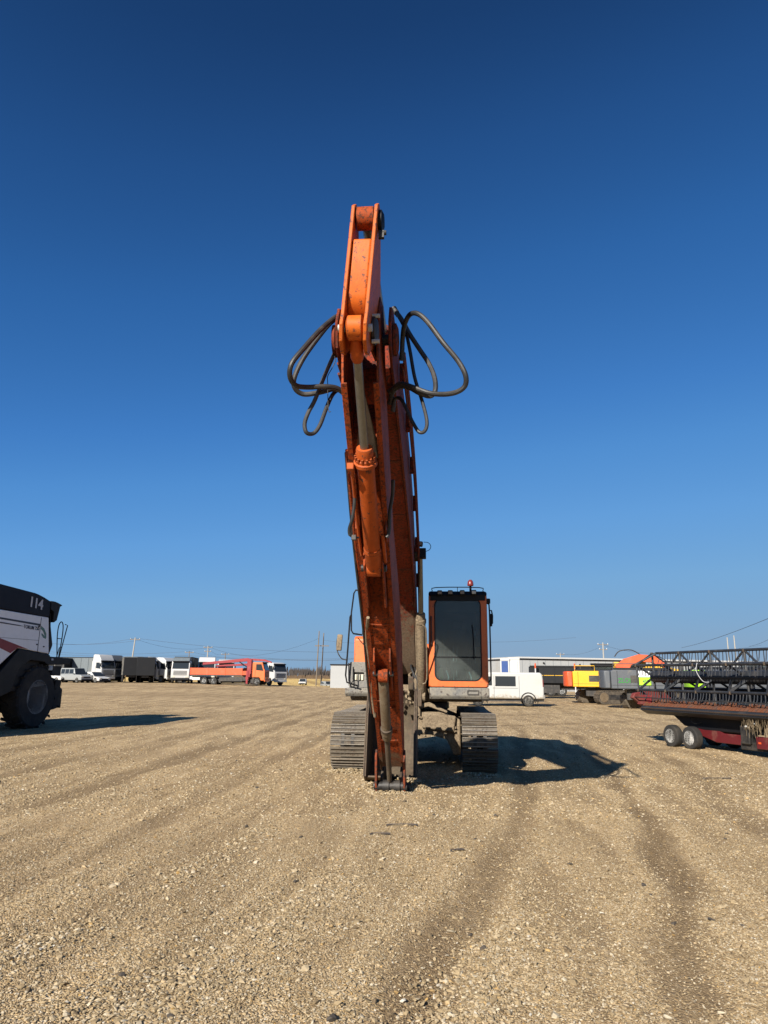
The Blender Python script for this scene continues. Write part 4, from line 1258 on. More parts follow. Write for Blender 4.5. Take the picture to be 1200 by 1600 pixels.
# --- bucket folded in behind the arm
BU0, BU1 = -.72, .07
shell = [(-3.55, .10), (-3.35, .02), (-3.0, .0), (-2.65, .14), (-2.42, .45), (-2.38, .85), (-2.5, 1.2), (-2.75, 1.42)]
def thick(line, t):
    a = [Vector(p) for p in line]
    out = []
    for i, p in enumerate(a):
        d = (a[min(i + 1, len(a) - 1)] - a[max(i - 1, 0)]).normalized()
        out.append((p.x - d.y * t, p.y + d.x * t))
    return line + out[::-1]
bk = MB().prism(thick(shell, .025), BU0 + .02, BU1 - .02, 'x').build('bucket', 'bucket', ex)
plate = [(-3.62, .12), (-3.35, .0), (-3.0, -.02), (-2.63, .12), (-2.40, .44), (-2.36, .86), (-2.48, 1.22), (-2.75, 1.45), (-3.02, 1.42), (-3.35, 1.05), (-3.50, .55)]
for u in (BU0, BU1):
    MB().prism(plate, u - .014, u + .014, 'x').build('side_plate', 'bucket', bk, bev=.004)
    MB().prism([(-3.62, .12), (-3.50, .55), (-3.35, 1.05), (-3.02, 1.42), (-3.05, 1.34), (-3.30, 1.0), (-3.43, .52), (-3.55, .14)], u - .024, u + .024, 'x').build('wear_edge', 'bucket', bk, bev=.004)
for k in range(4):
    u = BU0 + .09 + k * (BU1 - BU0 - .18) / 3
    MB().prism([(-2.70, 1.34), (-2.62, 1.40), (-2.86, 1.66), (-2.93, 1.64), (-2.86, 1.44)], u - .045, u + .045, 'x').build('tooth', 'bucket', bk, bev=.012)
mb = MB()
for u in (AC - .15, AC + .13):
    mb.prism([(-4.35, .02), (-4.35, .2), (-3.9, .34), (-3.3, .30), (-3.2, .05), (-3.5, .02)], u - .018, u + .018, 'x')
mb.build('hinge_ear', 'bucket', bk, bev=.008)

# pipework and mud between the boom foot and the cab
random.seed(11)
for k in range(9):
    u = random.uniform(-.02, .24)
    a_ = (u, -1.30 + random.uniform(-.05, .05), 1.28 + random.uniform(-.05, .1))
    b_ = (u + random.uniform(-.08, .08), -1.36, 1.5 + random.uniform(-.05, .05))
    c_ = (u + random.uniform(-.10, .1), -1.2, 1.75 + random.uniform(-.1, .12))
    d_ = (u + random.uniform(-.15, .15), -.7, 1.8)
    MB().tube([a_, b_, c_, d_], random.choice((.014, .018, .022)), 8, 5).build('swivel_hose', random.choice(('mud', 'hose', 'mud', 'darksteel')), ex)
MB().bb(-.12, .04, -1.30, -1.16, 1.42, 1.62).build('valve_block', 'mud', ex, bev=.02)
MB().bb(.05, .13, -1.42, -1.34, 1.10, 1.42).build('valve_block', 'bucket', ex, bev=.015)
mb = MB()
mb.prism([(.03, 1.15), (.27, 1.18), (.62, 1.02), (.60, .98), (.25, 1.10), (.03, 1.05)], -1.30, -1.15, 'y')
mb.build('mud_shelf', 'mud', ex, bev=.015)

# clods of mud and stones caught on the chassis, the bucket and the track frames
random.seed(21)
cl = MB()
for i in range(150):
    pick = random.random()
    if pick < .35:
        c_ = (random.uniform(-.6, .06), random.uniform(-1.36, -1.26), random.uniform(1.0, 1.28))
    elif pick < .65:
        c_ = (random.uniform(-.8, .8), random.uniform(-1.29, -1.26), random.uniform(.55, .98))
    elif pick < .85:
        c_ = (random.uniform(-.68, .04), random.uniform(-2.95, -2.7), random.uniform(1.22, 1.40))
    else:
        c_ = (random.uniform(-.68, .04), random.uniform(-3.3, -2.9), random.uniform(.03, .08))
    r0 = random.uniform(.015, .05)
    cl.box(c_[0], c_[1], c_[2], r0 * random.uniform(.8, 1.8), r0, r0 * random.uniform(.6, 1.2), (random.uniform(0, 3), random.uniform(0, 3), random.uniform(0, 3)))
tag(cl.build('mud_clods', 'mud', ex, smooth=False), kind='stuff')

# ------------------------------------------------------------------ the combine at the left
def wheel(parent, c, axis, r, w, rim_r, mat='rubber', rim='rim', lugs=0, name='wheel', dish=.05, out=1):
    """tyre with a rim child; axis is the unit vector pointing outwards"""
    ax = Vector(axis).normalized()
    c = Vector(c)
    ty = MB()
    ty.lathe([(rim_r, 0), (rim_r + (r - rim_r) * .25, -w * .02), (r * .93, w * .02), (r * .985, w * .10), (r, w * .22), (r, w * .78), (r * .985, w * .9), (r * .93, w * .98), (rim_r, w)],
             c - ax * w * .5, ax, 32 if r > .3 else 20)
    if lugs:
        a = ax.orthogonal().normalized(); b = ax.cross(a)
        for k in range(lugs):
            g = 2 * math.pi * k / lugs
            for s_ in (-1, 1):
                g2 = g + (math.pi / lugs if s_ > 0 else 0)
                rad = a * math.cos(g2) + b * math.sin(g2)
                tan = ax.cross(rad)
                p = c + rad * (r + .012) + ax * (s_ * w * .25)
                m = Matrix((ax * (1) + tan * (-.45 * s_), tan, rad)).transposed()
                for v_ in range(1):
                    pts = []
                    for x in (-.5, .5):
                        for y in (-.5, .5):
                            for z in (-.5, .5):
                                q = m @ Vector((x * w * .5, y * .055, z * .07))
                                pts.append(p + q)
                    ty.add(pts, [(0, 1, 3, 2), (4, 6, 7, 5), (0, 4, 5, 1), (2, 3, 7, 6), (0, 2, 6, 4), (1, 5, 7, 3)])
    t = ty.build(name, mat, parent)
    MB().lathe([(rim_r * 1.01, w * .5), (rim_r * .97, w * .47), (rim_r * .90, w * .38), (rim_r * .86, w * .1), (rim_r * .55, w * .5 - dish - w * .15), (rim_r * .25, w * .5 - dish - w * .1), (rim_r * .22, w * .5 - dish), (.01, w * .5 - dish)],
               c, ax, 28 if r > .3 else 18).build('rim', rim, t)
    return t

CB_O = Vector((-10.90, 22.6, 0))
cb = thing('combine_harvester', 'grey and white combine harvester with dark grain tank marked 114 at the left edge', 'combine harvester', CB_O, R(81))
# local x = towards its far end, local -y = side facing the yard
wheel(cb, (0, -.02, .93), (0, -1, 0), .93, .62, .50, lugs=20, dish=.22)
wheel(cb, (0, 2.6, .93), (0, 1, 0), .93, .62, .50, lugs=20, dish=.22)
wheel(cb, (-4.1, .2, .62), (0, -1, 0), .62, .45, .32, lugs=16, dish=.1)
wheel(cb, (-4.1, 2.5, .62), (0, 1, 0), .62, .45, .32, lugs=16, dish=.1)
body = [(-6.2, 1.5), (-5.9, 3.0), (-3.2, 3.43), (.12, 3.36), (.34, 2.24), (-1.2, 2.36), (-1.95, 1.82), (-2.6, 1.3), (-4.6, 1.15)]
p_ = MB().prism(body, -.32, -.24, 'y').build('side_panel', 'combwhite', cb, bev=.02)
MB().prism([(-6.1, 1.1), (-5.8, 2.95), (-3.2, 3.4), (.08, 3.3), (.1, 1.1)], -.22, 2.9, 'y').build('body', 'black', cb, bev=.03)
MB().prism(body, 2.92, 3.0, 'y').build('side_panel', 'combwhite', cb, bev=.02)
MB().bb(-.265, -.25, -.327, -.30, 2.2, 3.33).build('panel_gap', 'black', p_)
MB().bb(-2.92, -2.90, -.327, -.30, 1.45, 3.38).build('panel_gap', 'black', p_)
MB().bb(-2.9, -.27, -.3235, -.318, 2.62, 2.63).build('panel_gap', 'tarp', p_)
for (x, z) in ((-.33, 2.5), (-.33, 3.05), (-2.84, 2.3), (-2.84, 3.1), (.02, 2.45)):
    MB().box(x, -.33, z, .06, .02, .035).build('latch', 'black', p_, bev=.004)
for k in range(6):
    MB().box(-3.6, -.326, 2.15 + k * .07, .5, .015, .03).build('vent_slat', 'black', p_)
def stripe(pts, mat, nm='stripe'):
    MB().prism(pts, -.3245, -.318, 'y').build(nm, mat, p_)
stripe([(-4.0, 3.25), (-.27, 3.13), (-.27, 3.07), (-1.6, 3.12), (-4.0, 3.20)], 'navyprint')
stripe([(-4.0, 3.13), (-1.3, 3.03), (-1.0, 3.0), (-1.3, 3.0), (-4.0, 3.08)], 'navyprint')
stripe([(-4.0, 2.95), (-2.1, 2.62), (-.7, 2.34), (-1.2, 2.37), (-1.5, 2.20), (-2.3, 2.42), (-4.0, 2.72)], 'redprint')
stripe([(-.22, 3.08), (-.05, 3.0), (.08, 2.85), (.10, 2.72), (.02, 2.78), (-.1, 2.92), (-.22, 2.98)], 'greenprint')
stripe([(-.15, 2.86), (.08, 2.74), (.09, 2.69), (-.05, 2.72), (-.15, 2.80)], 'greenprint')
lettering('TORUM 750', .15, 'navyprint', p_, frame((-.68, -.327, 2.985), (1, 0, -.03), (0, 0, 1)), sx=.95)
# grain tank extension
tank = [(-4.6, 4.25), (-2.36, 4.12), (-.72, 4.04), (-.55, 4.02), (-.25, 3.96), (.12, 3.86), (.12, 3.37), (-3.2, 3.46), (-4.8, 3.5)]
tk = MB().prism(tank, -.34, 2.96, 'y').build('grain_tank', 'combnavy', cb, bev=.02)
MB().prism([(.10, 3.88), (.30, 3.88), (.45, 3.86), (.72, 3.80), (.60, 3.74), (.50, 3.30), (.36, 3.22), (.30, 3.30), (.30, 3.55), (.12, 3.62)], -.36, .5, 'y').build('tank_flap', 'black', cb, bev=.01)
MB().tube([(.20, -.3, 3.5), (.28, -.3, 3.0), (.24, -.3, 2.4), (.2, -.3, 2.1)], .018, 8).build('pillar', 'black', cb)
lettering('114', .42, 'whiteprint', tk, frame((-.63, -.352, 3.72), (1, 0, -.07), (0, 0, 1)), sx=1.1, bold=.03)
# fender, platform, lamps, mud flap
MB().prism([(-1.85, 1.72), (-1.18, 2.34), (.36, 2.20), (.36, 1.86), (.1, 1.98), (-.6, 2.02), (-1.1, 1.75), (-1.35, 1.1), (-2.0, .9), (-2.4, 1.25)], -.36, .1, 'y').build('fender', 'black', cb, bev=.02)
MB().prism([(.34, 2.16), (1.38, 2.13), (1.50, 2.05), (1.52, 1.93), (.34, 1.90)], -.34, .6, 'y').build('platform', 'black', cb, bev=.02)
MB().box(.50, -.35, 2.07, .10, .02, .06).build('side_lamp', 'whiteprint', cb)
MB().box(.52, -.30, 1.80, .17, .08, .14).build('headlight', 'contgrey', cb, bev=.02)
MB().box(.95, .0, 1.72, .5, .5, .30).build('battery_box', 'black', cb, bev=.02)
MB().prism([(.92, 1.45), (1.20, 1.42), (1.08, .55), (.72, .50)], -.30, .28, 'y').build('mud_flap', 'rubber', cb)
MB().bb(-1.4, 1.0, .5, 2.2, .55, 1.3).build('axle_beam', 'black', cb, bev=.05)
MB().tube([(.84, -.28, 2.15), (.74, -.28, 2.75), (.74, -.28, 3.1), (.82, -.28, 3.26), (.93, -.28, 3.26), (1.0, -.28, 3.1), (1.0, -.28, 2.75), (.93, -.28, 2.15)], .016, 8, 3).build('ladder_rail', 'black', cb)
MB().tube([(.74, -.28, 2.74), (1.0, -.28, 2.74)], .013, 6).build('ladder_rung', 'black', cb)
MB().tube([(1.08, -.2, 2.14), (1.20, -.2, 2.6), (1.36, -.2, 3.2), (1.22, -.2, 3.22)], .016, 8).build('ladder_rail', 'black', cb)
MB().tube([(.88, -.24, 2.14), (.97, -.24, 2.45), (1.14, -.2, 2.48)], .014, 6).build('ladder_rung', 'black', cb)
# operator's cab set back behind the tank
MB().prism([(.36, 1.9), (.36, 3.5), (2.2, 3.45), (2.5, 2.6), (2.2, 1.9)], 1.0, 2.4, 'y').build('cab', 'black', cb, bev=.05)
MB().prism([(.36, 3.5), (.4, 3.75), (2.3, 3.72), (2.4, 3.5)], .9, 2.5, 'y').build('cab_roof', 'combwhite', cb, bev=.04)
MB().prism([(2.0, .9), (3.2, .45), (3.2, 1.1), (2.0, 1.7)], .9, 2.4, 'y').build('feeder_house', 'black', cb, bev=.03)

# ------------------------------------------------------------------ the header on its trailer at the right
HD = Vector((.33, -.944, 0)).normalized()              # runs towards the camera and off to the right
HO = Vector((7.12, 20.1, 0))
HR = math.atan2(HD.y, HD.x)
hd = thing('combine_header', 'long black grain header with reel tines carried on a red trailer at the right edge', 'combine header', HO, HR)
# local x along the header, local -y faces the camera's side
LEN = 7.2
rc = (.35, 1.72)           # reel centre (y, z)
RR = .63
MB().cyl((.15, rc[0], rc[1]), (LEN - .1, rc[0], rc[1]), .155, n=24).build('reel_tube', 'hdrblack', hd)
angs = [98, 160, 222, 280, 340, 40]
bats = [(rc[0] - RR * math.sin(R(a)) * 1.0, rc[1] + RR * math.cos(R(a))) for a in (0, 62, 124, 184, 242, 300)]
def tines(x0, x1, y, z, ln, lean_):
    mb = MB()
    n = int((x1 - x0) / .10)
    for i in range(n):
        x = x0 + (i + .5) * (x1 - x0) / n + random.uniform(-.012, .012)
        l_ = ln * random.uniform(.92, 1.05)
        k = lean_ + random.uniform(-.05, .05)
        mb.tube([(x, y, z), (x + random.uniform(-.006, .006), y + k * .3, z - l_ * .5), (x + random.uniform(-.01, .01), y + k, z - l_)], .0105, 4)
    return mb
for k, (y, z) in enumerate(bats):
    x0 = .28 if k in (0,) else .02
    b_ = MB().tube([(x0, y, z), (LEN, y, z)], .034, 8).build('reel_bat', 'hdrblack', hd)
    tb_ = tines(x0 + .1, LEN - .05, y, z - .02, .26, -.03 if z > 1.5 else -.06).build('tine_row', 'tine', b_, smooth=False)
    tb_['kind'] = 'stuff'
# reel spiders every bay
bays = [.12, 1.18, 2.25, 3.32, 4.4, 5.5, 6.6]
for i, x in enumerate(bays):
    mb = MB()
    for k, (y, z) in enumerate(bats):
        mb.tube([(x, rc[0], rc[1]), (x, y, z)], .030, 6)
    for k in range(6):
        a, b2 = bats[k], bats[(k + 1) % 6]
        if i == 0:
            mb.tube([(x, a[0], a[1]), (x, b2[0], b2[1])], .022, 6)
    mb.build('reel_spider', 'hdrblack', hd)
    for (y, z) in bats:
        MB().box(x, y - .01, z - .01, .04, .07, .07).build('bat_bracket', 'bucket', hd, bev=.006)
for i in range(len(bays) - 1):
    xa, xb = bays[i], bays[i + 1]
    y, z = bats[0]
    MB().tube([(xb, y, z), (xa + .55, rc[0], rc[1] + .18)], .026, 6).tube([(xb, y, z), (xb + .45, rc[0] - .05, rc[1] + .28)], .026, 6).build('truss_brace', 'hdrblack', hd)
    y, z = bats[2]
    MB().tube([(xb - .05, y, z), (xb + .12, rc[0], rc[1])], .04, 6).tube([(xb - .05, y, z), (xb - .45, rc[0], rc[1])], .035, 6).build('truss_brace', 'hdrblack', hd)
MB().tube([(.0, bats[1][0], bats[1][1]), (.28, bats[0][0], bats[0][1])], .03, 6).build('truss_brace', 'hdrblack', hd)
# back frame, table, knife
mb = MB()
mb.bb(-.1, LEN, .95, 1.10, 1.0, 1.16)
mb.bb(-.1, LEN, .95, 1.08, 1.55, 1.68)
for x in (0, 1.4, 2.8, 4.2, 5.6, 7.0):
    mb.bb(x - .05, x + .05, .96, 1.07, 1.0, 1.66)
mb.build('back_frame', 'hdrblack', hd, bev=.01)
MB().bb(.42, LEN, .93, .95, .92, 1.42).build('back_sheet', 'hdrblack', hd)
MB().prism([(-.42, .86), (-.36, .97), (.2, .93), (1.0, 1.02), (1.0, .84), (-.2, .76)], .42, LEN, 'x').build('cutter_table', 'hdrblack', hd, bev=.01)
for i in range(58):
    x = .50 + i * .116
    hh = random.uniform(-.07, .02)
    MB().prism([(-.36, .975), (-.05, .955), (-.02, 1.12 + hh), (-.12, 1.13 + hh), (-.30, 1.02)], x - .045, x + .045, 'x').build('crop_guard', 'belt', hd)
kn = MB()
for i in range(92):
    x = .45 + i * .0735
    kn.add([(x, -.40, .93), (x + .05, -.40, .93), (x + .025, -.52, .91), (x + .025, -.42, .90)], [(0, 1, 2), (0, 2, 3), (1, 3, 2), (0, 3, 1)])
kn.build('knife_fingers', 'bucket', hd)['kind'] = 'stuff'
MB().tube([(.1, -.35, 1.18), (2.5, -.33, 1.16), (5, -.34, 1.17), (7.0, -.33, 1.16)], .014, 6).build('knife_hose', 'hose', hd)
dv = MB().prism([(-.42, 1.16), (-.35, 1.28), (-.1, 1.32), (.75, 1.36), (.95, 1.3), (.95, 1.0), (.2, .90), (-.1, .94)], .02, .16, 'x').build('end_divider', 'hdrred', hd, bev=.02)
MB().prism([(1.0, .84), (1.5, .52), (2.2, .44), (LEN, .50), (LEN, .84)], .02, .88, 'y').build('float_frame', 'black', hd, bev=.03)
MB().prism([(-.25, 1.24), (-.05, 1.28), (.15, .99), (-.05, 1.0)], .013, .018, 'x').build('divider_decal', 'whiteprint', dv)
MB().prism([(.22, 1.0), (.22, 1.2), (.34, 1.2), (.34, 1.0)], .013, .018, 'x').build('divider_decal', 'whiteprint', dv)
MB().prism([(-.25, .99), (-.2, 1.22), (-.15, 1.25), (-.2, .99)], .10, .62, 'x').build('corner_sheet', 'hdrred', hd, bev=.01)
MB().tube([(2.55, -.36, 2.05), (2.6, -.45, 1.85), (2.75, -.42, 1.62), (2.9, -.38, 1.6)], .006, 6, 5).build('tie_rope', 'whiteprint', hd)
# straw hanging under the table
st = MB()
for i in range(150):
    x = random.choice([random.gauss(4.6, .22), random.gauss(5.2, .5), random.gauss(4.0, .12), random.uniform(3.8, 6.5)])
    y = random.uniform(-.40, -.10)
    l_ = random.uniform(.08, .42)
    st.tube([(x, y, .82), (x + random.uniform(-.03, .03), y, .82 - l_ * .5), (x + random.uniform(-.05, .05), y, .82 - l_)], .0045, 3)
tag(st.build('hanging_straw', 'straw', hd, smooth=False), kind='stuff')

# trailer underneath
TO = Vector((7.32, 18.75, 0))
tr = thing('header_trailer', 'dark red header trailer with four small white-rimmed wheels under the black header', 'trailer', TO, HR)
for x in (0.0, .66):
    for y in (.06, 1.35):
        wheel(tr, (x, y, .265), (0, -1 if y < 1 else 1, 0), .27, .20, .165, rim='trailerwhite', dish=.03)
MB().prism([(.0, .26), (.33, .36), (.66, .26), (.33, .20)], .16, .26, 'y').build('walking_beam', 'maroon', tr, bev=.01)
MB().bb(.28, .40, .1, 1.35, .24, .34).build('axle', 'maroon', tr, bev=.01)
MB().prism([(.40, .40), (.52, .62), (1.0, .62), (1.45, .42), (2.1, .42), (2.1, .20), (1.2, .20)], .28, .42, 'y').build('chassis_beam', 'maroon', tr, bev=.012)
mb_ = MB().prism([(2.55, .44), (3.2, .44), (6.2, .42), (6.2, .18), (2.55, .18)], .10, .24, 'y').build('chassis_beam', 'maroon', tr, bev=.012)
lettering('DOCTKELINN', .13, 'whiteprint', mb_, frame((3.62, .094, .30), (1, 0, 0), (0, 0, 1)), sx=1.1)
MB().box(2.65, .095, .31, .07, .008, .04).build('marker_lamp', 'redorange', tr)
MB().bb(2.0, 2.6, .2, .6, .12, .30).build('coupler', 'darksteel', tr, bev=.02)
MB().bb(2.1, 2.35, .12, .40, .25, .66).build('valve_block', 'darksteel', tr, bev=.02)
MB().prism([(.95, .62), (1.0, .80), (.62, .98), (.52, .98), (.56, .90), (.86, .76), (.88, .62)], .30, .36, 'y').build('support_arm', 'maroon', tr, bev=.006)
MB().prism([(2.75, .44), (2.85, .74), (3.0, .74), (3.05, .44)], .12, .2, 'y').build('support_arm', 'mud', tr, bev=.006)
MB().tube([(2.3, .3, .6), (2.45, .2, .85), (2.65, .2, .92), (2.75, .25, .80)], .03, 8, 4).build('support_arm', 'darksteel', tr)
for (x, z) in ((2.15, .82), (2.35, .62), (2.5, .8), (2.6, .7), (2.35, .9)):
    MB().cyl((x, .12, z), (x + .03, .02, z + .03), .022, n=8).build('hose_cap', 'rim', tr)
for k in range(6):
    x = 2.1 + .1 * k
    MB().tube([(x, .2, .5 + .05 * k), (x + .1, .1, .72), (x + .05 * k, .2, .95)], .012, 5, 4).build('hose', 'hose', tr)
MB().cyl((5.4, .15, .3), (5.4, 1.1, .3), .05, n=10).build('axle', 'maroon', tr)
for y in (.05, 1.2):
    wheel(tr, (5.4, y, .3), (0, -1 if y < .5 else 1, 0), .30, .2, .17, rim='trailerwhite', dish=.03)
for x in (.9, 3.0, 5.0):
    MB().bb(x - .05, x + .05, .35, 1.15, .40, .80).build('cradle', 'maroon', tr, bev=.01)
MB().tube([(.45, .3, .80), (.5, .2, .66), (.68, .18, .60), (.85, .2, .64)], .008, 5, 4).build('loose_cable', 'hose', tr)

# ------------------------------------------------------------------ vehicles of the yard
def gz(x, y):
    return h1(x, y)

def window_panel(mb, quad, off):
    """thin pane standing off a quad given as 4 points, along its normal"""
    q = [Vector(p) for p in quad]
    n = (q[1] - q[0]).cross(q[2] - q[0]).normalized()
    a = [p + n * off for p in q]
    b = [p - n * .02 for p in q]
    mb.add(a + b, [(0, 1, 2, 3), (7, 6, 5, 4), (0, 4, 5, 1), (1, 5, 6, 2), (2, 6, 7, 3), (3, 7, 4, 0)])
    return mb

def car(name, label, cat, paint, L_, W, H, loc, rz, kind='suv', group=None):
    """local +x forward, side facing the yard is -y"""
    t = thing(name, label, cat, loc, rz, group)
    h = L_ / 2
    bz = .34 if kind != 'sedan' else .26
    belt = H * (.56 if kind != 'sedan' else .60)
    nose = belt - .10
    if kind == 'suv':
        low = [(-h, bz), (-h - .02, belt), (h * .42, belt + .02), (h * .93, nose), (h, nose - .15), (h, bz)]
        top = [(-h + .03, belt), (-h + .10, H - .06), (-h + .3, H), (h * .12, H), (h * .40, belt + .02)]
    elif kind == 'box':
        low = [(-h, bz), (-h, belt), (h * .40, belt), (h * .92, belt - .06), (h, belt - .2), (h, bz)]
        top = [(-h + .02, belt), (-h + .06, H - .05), (-h + .15, H), (h * .22, H), (h * .40, belt)]
    else:
        low = [(-h, bz + .05), (-h + .02, belt - .05), (-h * .62, belt), (h * .40, belt), (h * .9, nose - .05), (h, nose - .22), (h, bz)]
        top = [(-h * .72, belt - .01), (-h * .45, H - .04), (-h * .2, H), (h * .1, H - .02), (h * .46, belt)]
    body = MB().prism(low, -W / 2, W / 2, 'y').build('body', paint, t, bev=.06, seg=3)
    ins = .12
    n0 = MB()
    n = len(top)
    pts = [(x, -W / 2 + .02 + (ins if z > belt + .1 else 0), z) for x, z in top] + [(x, W / 2 - .02 - (ins if z > belt + .1 else 0), z) for x, z in top]
    fs = [tuple(range(n)), tuple(range(2 * n - 1, n - 1, -1))] + [(i, i + n, (i + 1) % n + n, (i + 1) % n) for i in range(n)]
    n0.add(pts, fs)
    n0.build('cabin', paint, t, bev=.03)
    # glazing
    x_r, x_f = top[1][0] + .12, top[-2][0] - .02
    zt, zb = H - .14, belt + .05
    parts = 3 if kind in ('suv', 'box') else 2
    for sgn in (-1, 1):
        for k in range(parts):
            xa = x_r + (x_f - x_r) * k / parts + .04
            xb = x_r + (x_f - x_r) * (k + 1) / parts - .04
            fx = .12 if k == parts - 1 else 0
            mbw = MB()
            y0_, y1_ = sgn * (W / 2 - .02 - .02), sgn * (W / 2 - .02 - ins + .01)
            quad = [(xa, y0_, zb), (xb + fx, y0_, zb), (xb, y1_, zt), (xa, y1_, zt)]
            if sgn > 0:
                quad = quad[::-1]
            window_panel(mbw, quad, .012)
            mbw.build('side_window', 'glass', t, smooth=False)
    a, b_ = top[-1], top[-2]
    wq = [(a[0], -W / 2 + .12, a[1] + .04), (a[0], W / 2 - .12, a[1] + .04), (b_[0] + .03, W / 2 - .22, b_[1] - .05), (b_[0] + .03, -W / 2 + .22, b_[1] - .05)]
    window_panel(MB(), wq, .03).build('windscreen', 'glass', t, smooth=False)
    for sx in (-1, 1):
        for sy in (-1, 1):
            wheel(t, (sx * h * .62, sy * (W / 2 - .08), .34), (0, sy, 0), .34, .2, .20)
    for sy in (-1, 1):
        MB().box(h - .03, sy * (W / 2 - .28), nose - .17, .08, .34, .13).build('headlight', 'lens', t, bev=.02)
        MB().box(h * .36, sy * (W / 2 + .07), belt + .08, .10, .14, .12).build('wing_mirror', 'black', t, bev=.02)
        MB().box(-h + .01, sy * (W / 2 - .18), belt - .18, .06, .2, .2).build('tail_light', 'redlens', t, bev=.01)
    MB().box(h, 0, nose - .28, .06, W * .55, .16).build('grille', 'black', t, bev=.01)
    MB().box(h + .0, 0, bz + .06, .10, W * .9, .16).build('bumper', 'black', t, bev=.02)
    MB().bb(-h + .1, h - .1, -W / 2 + .05, W / 2 - .05, bz - .06, bz + .06).build('sill', 'black', t)
    return t

def truck_cab(t, x0, paint, H=3.75, Lc=2.2, W=2.5, dark_top=False, shade='black', roof=True):
    """cab-over lorry cab, front face at x0 (+x forward)"""
    xr = x0 - Lc
    side = [(xr, 1.0), (xr, 2.95), (xr + .15, 3.05), (x0 - .42, 3.05), (x0 - .03, 1.95), (x0, 1.0), (x0 - .05, .62), (x0 - .55, .62), (x0 - .75, 1.05), (x0 - 1.6, 1.05)]
    c = MB().prism(side, -W / 2, W / 2, 'y').build('cab', paint, t, bev=.06, seg=3)
    if roof:
        rf = [(xr + .02, 2.98), (xr + .10, H - .08), (xr + .3, H), (x0 - .95, H - .05), (x0 - .40, 3.15), (x0 - .38, 3.0)]
        MB().prism(rf, -W / 2 + .08, W / 2 - .08, 'y').build('roof_fairing', shade if dark_top else paint, c, bev=.08, seg=3)
    MB().prism([(x0 - .40, 3.10), (x0 - .12, 3.02), (x0 - .12, 2.94), (x0 - .42, 3.0)], -W / 2 + .12, W / 2 - .12, 'y').build('sun_visor', 'black', c)
    wq = [(x0 - .03 - .01, -W / 2 + .14, 1.98), (x0 - .04, W / 2 - .14, 1.98), (x0 - .40, W / 2 - .18, 2.98), (x0 - .40, -W / 2 + .18, 2.98)]
    window_panel(MB(), wq, .03).build('windscreen', 'glass', c, smooth=False)
    for sy in (-1, 1):
        q = [(x0 - 1.25, sy * (W / 2), 2.0), (x0 - .22, sy * (W / 2), 1.9), (x0 - .52, sy * (W / 2), 2.78), (x0 - 1.25, sy * (W / 2), 2.78)]
        if sy > 0:
            q = q[::-1]
        window_panel(MB(), q, .015).build('side_window', 'glass', c, smooth=False)
        MB().box(x0 - .12, sy * (W / 2 + .14), 2.45, .10, .14, .48).build('wing_mirror', 'black', c, bev=.03)
        MB().box(x0 - .04, sy * (W / 2 - .34), .92, .10, .44, .22).build('headlight', 'lens', c, bev=.03)
        MB().box(x0 - 1.35, sy * (W / 2 + .004), 1.65, .03, .012, 1.3).build('door_gap', 'black', c)
    for k in range(4):
        MB().box(x0 - .01, 0, 1.16 + .17 * k, .05, W * .74, .085).build('grille_slat', 'black', c, bev=.01)
    MB().box(x0 - .02, 0, .62, .14, W * .98, .28).build('bumper', paint if not dark_top else 'trailgrey', c, bev=.04)
    return c

def lorry_chassis(t, xa, xb, axles, W=2.5):
    MB().bb(xa, xb, -.42, .42, .72, .98).build('chassis', 'darksteel', t)
    for x in axles:
        for sy in (-1, 1):
            wheel(t, (x, sy * (W / 2 - .16), .5), (0, sy, 0), .5, .28, .29, name='wheel', dish=.07)

def tractor(label, paint, loc, rz, H=3.8, group=None, **kw):
    t = thing('tractor_unit', label, 'truck', loc, rz, group)
    truck_cab(t, 1.1, paint, H, **kw)
    lorry_chassis(t, -4.8, 1.0, (.0, -3.6))
    MB().bb(-4.4, -3.0, -.45, .45, 1.0, 1.15).build('fifth_wheel', 'darksteel', t, bev=.03)
    MB().bb(-2.9, -.9, -1.2, -.6, .30, 1.0).build('fuel_tank', 'darksteel', t, bev=.05)
    MB().bb(-2.9, -.9, .6, 1.2, .30, 1.0).build('fuel_tank', 'darksteel', t, bev=.05)
    MB().bb(-4.6, .9, -.3, .3, .15, .75).build('underbody_fill', 'darksteel', t, bev=.05)  # dark block added, like the tanks, to fill the shaded gap below
    return t

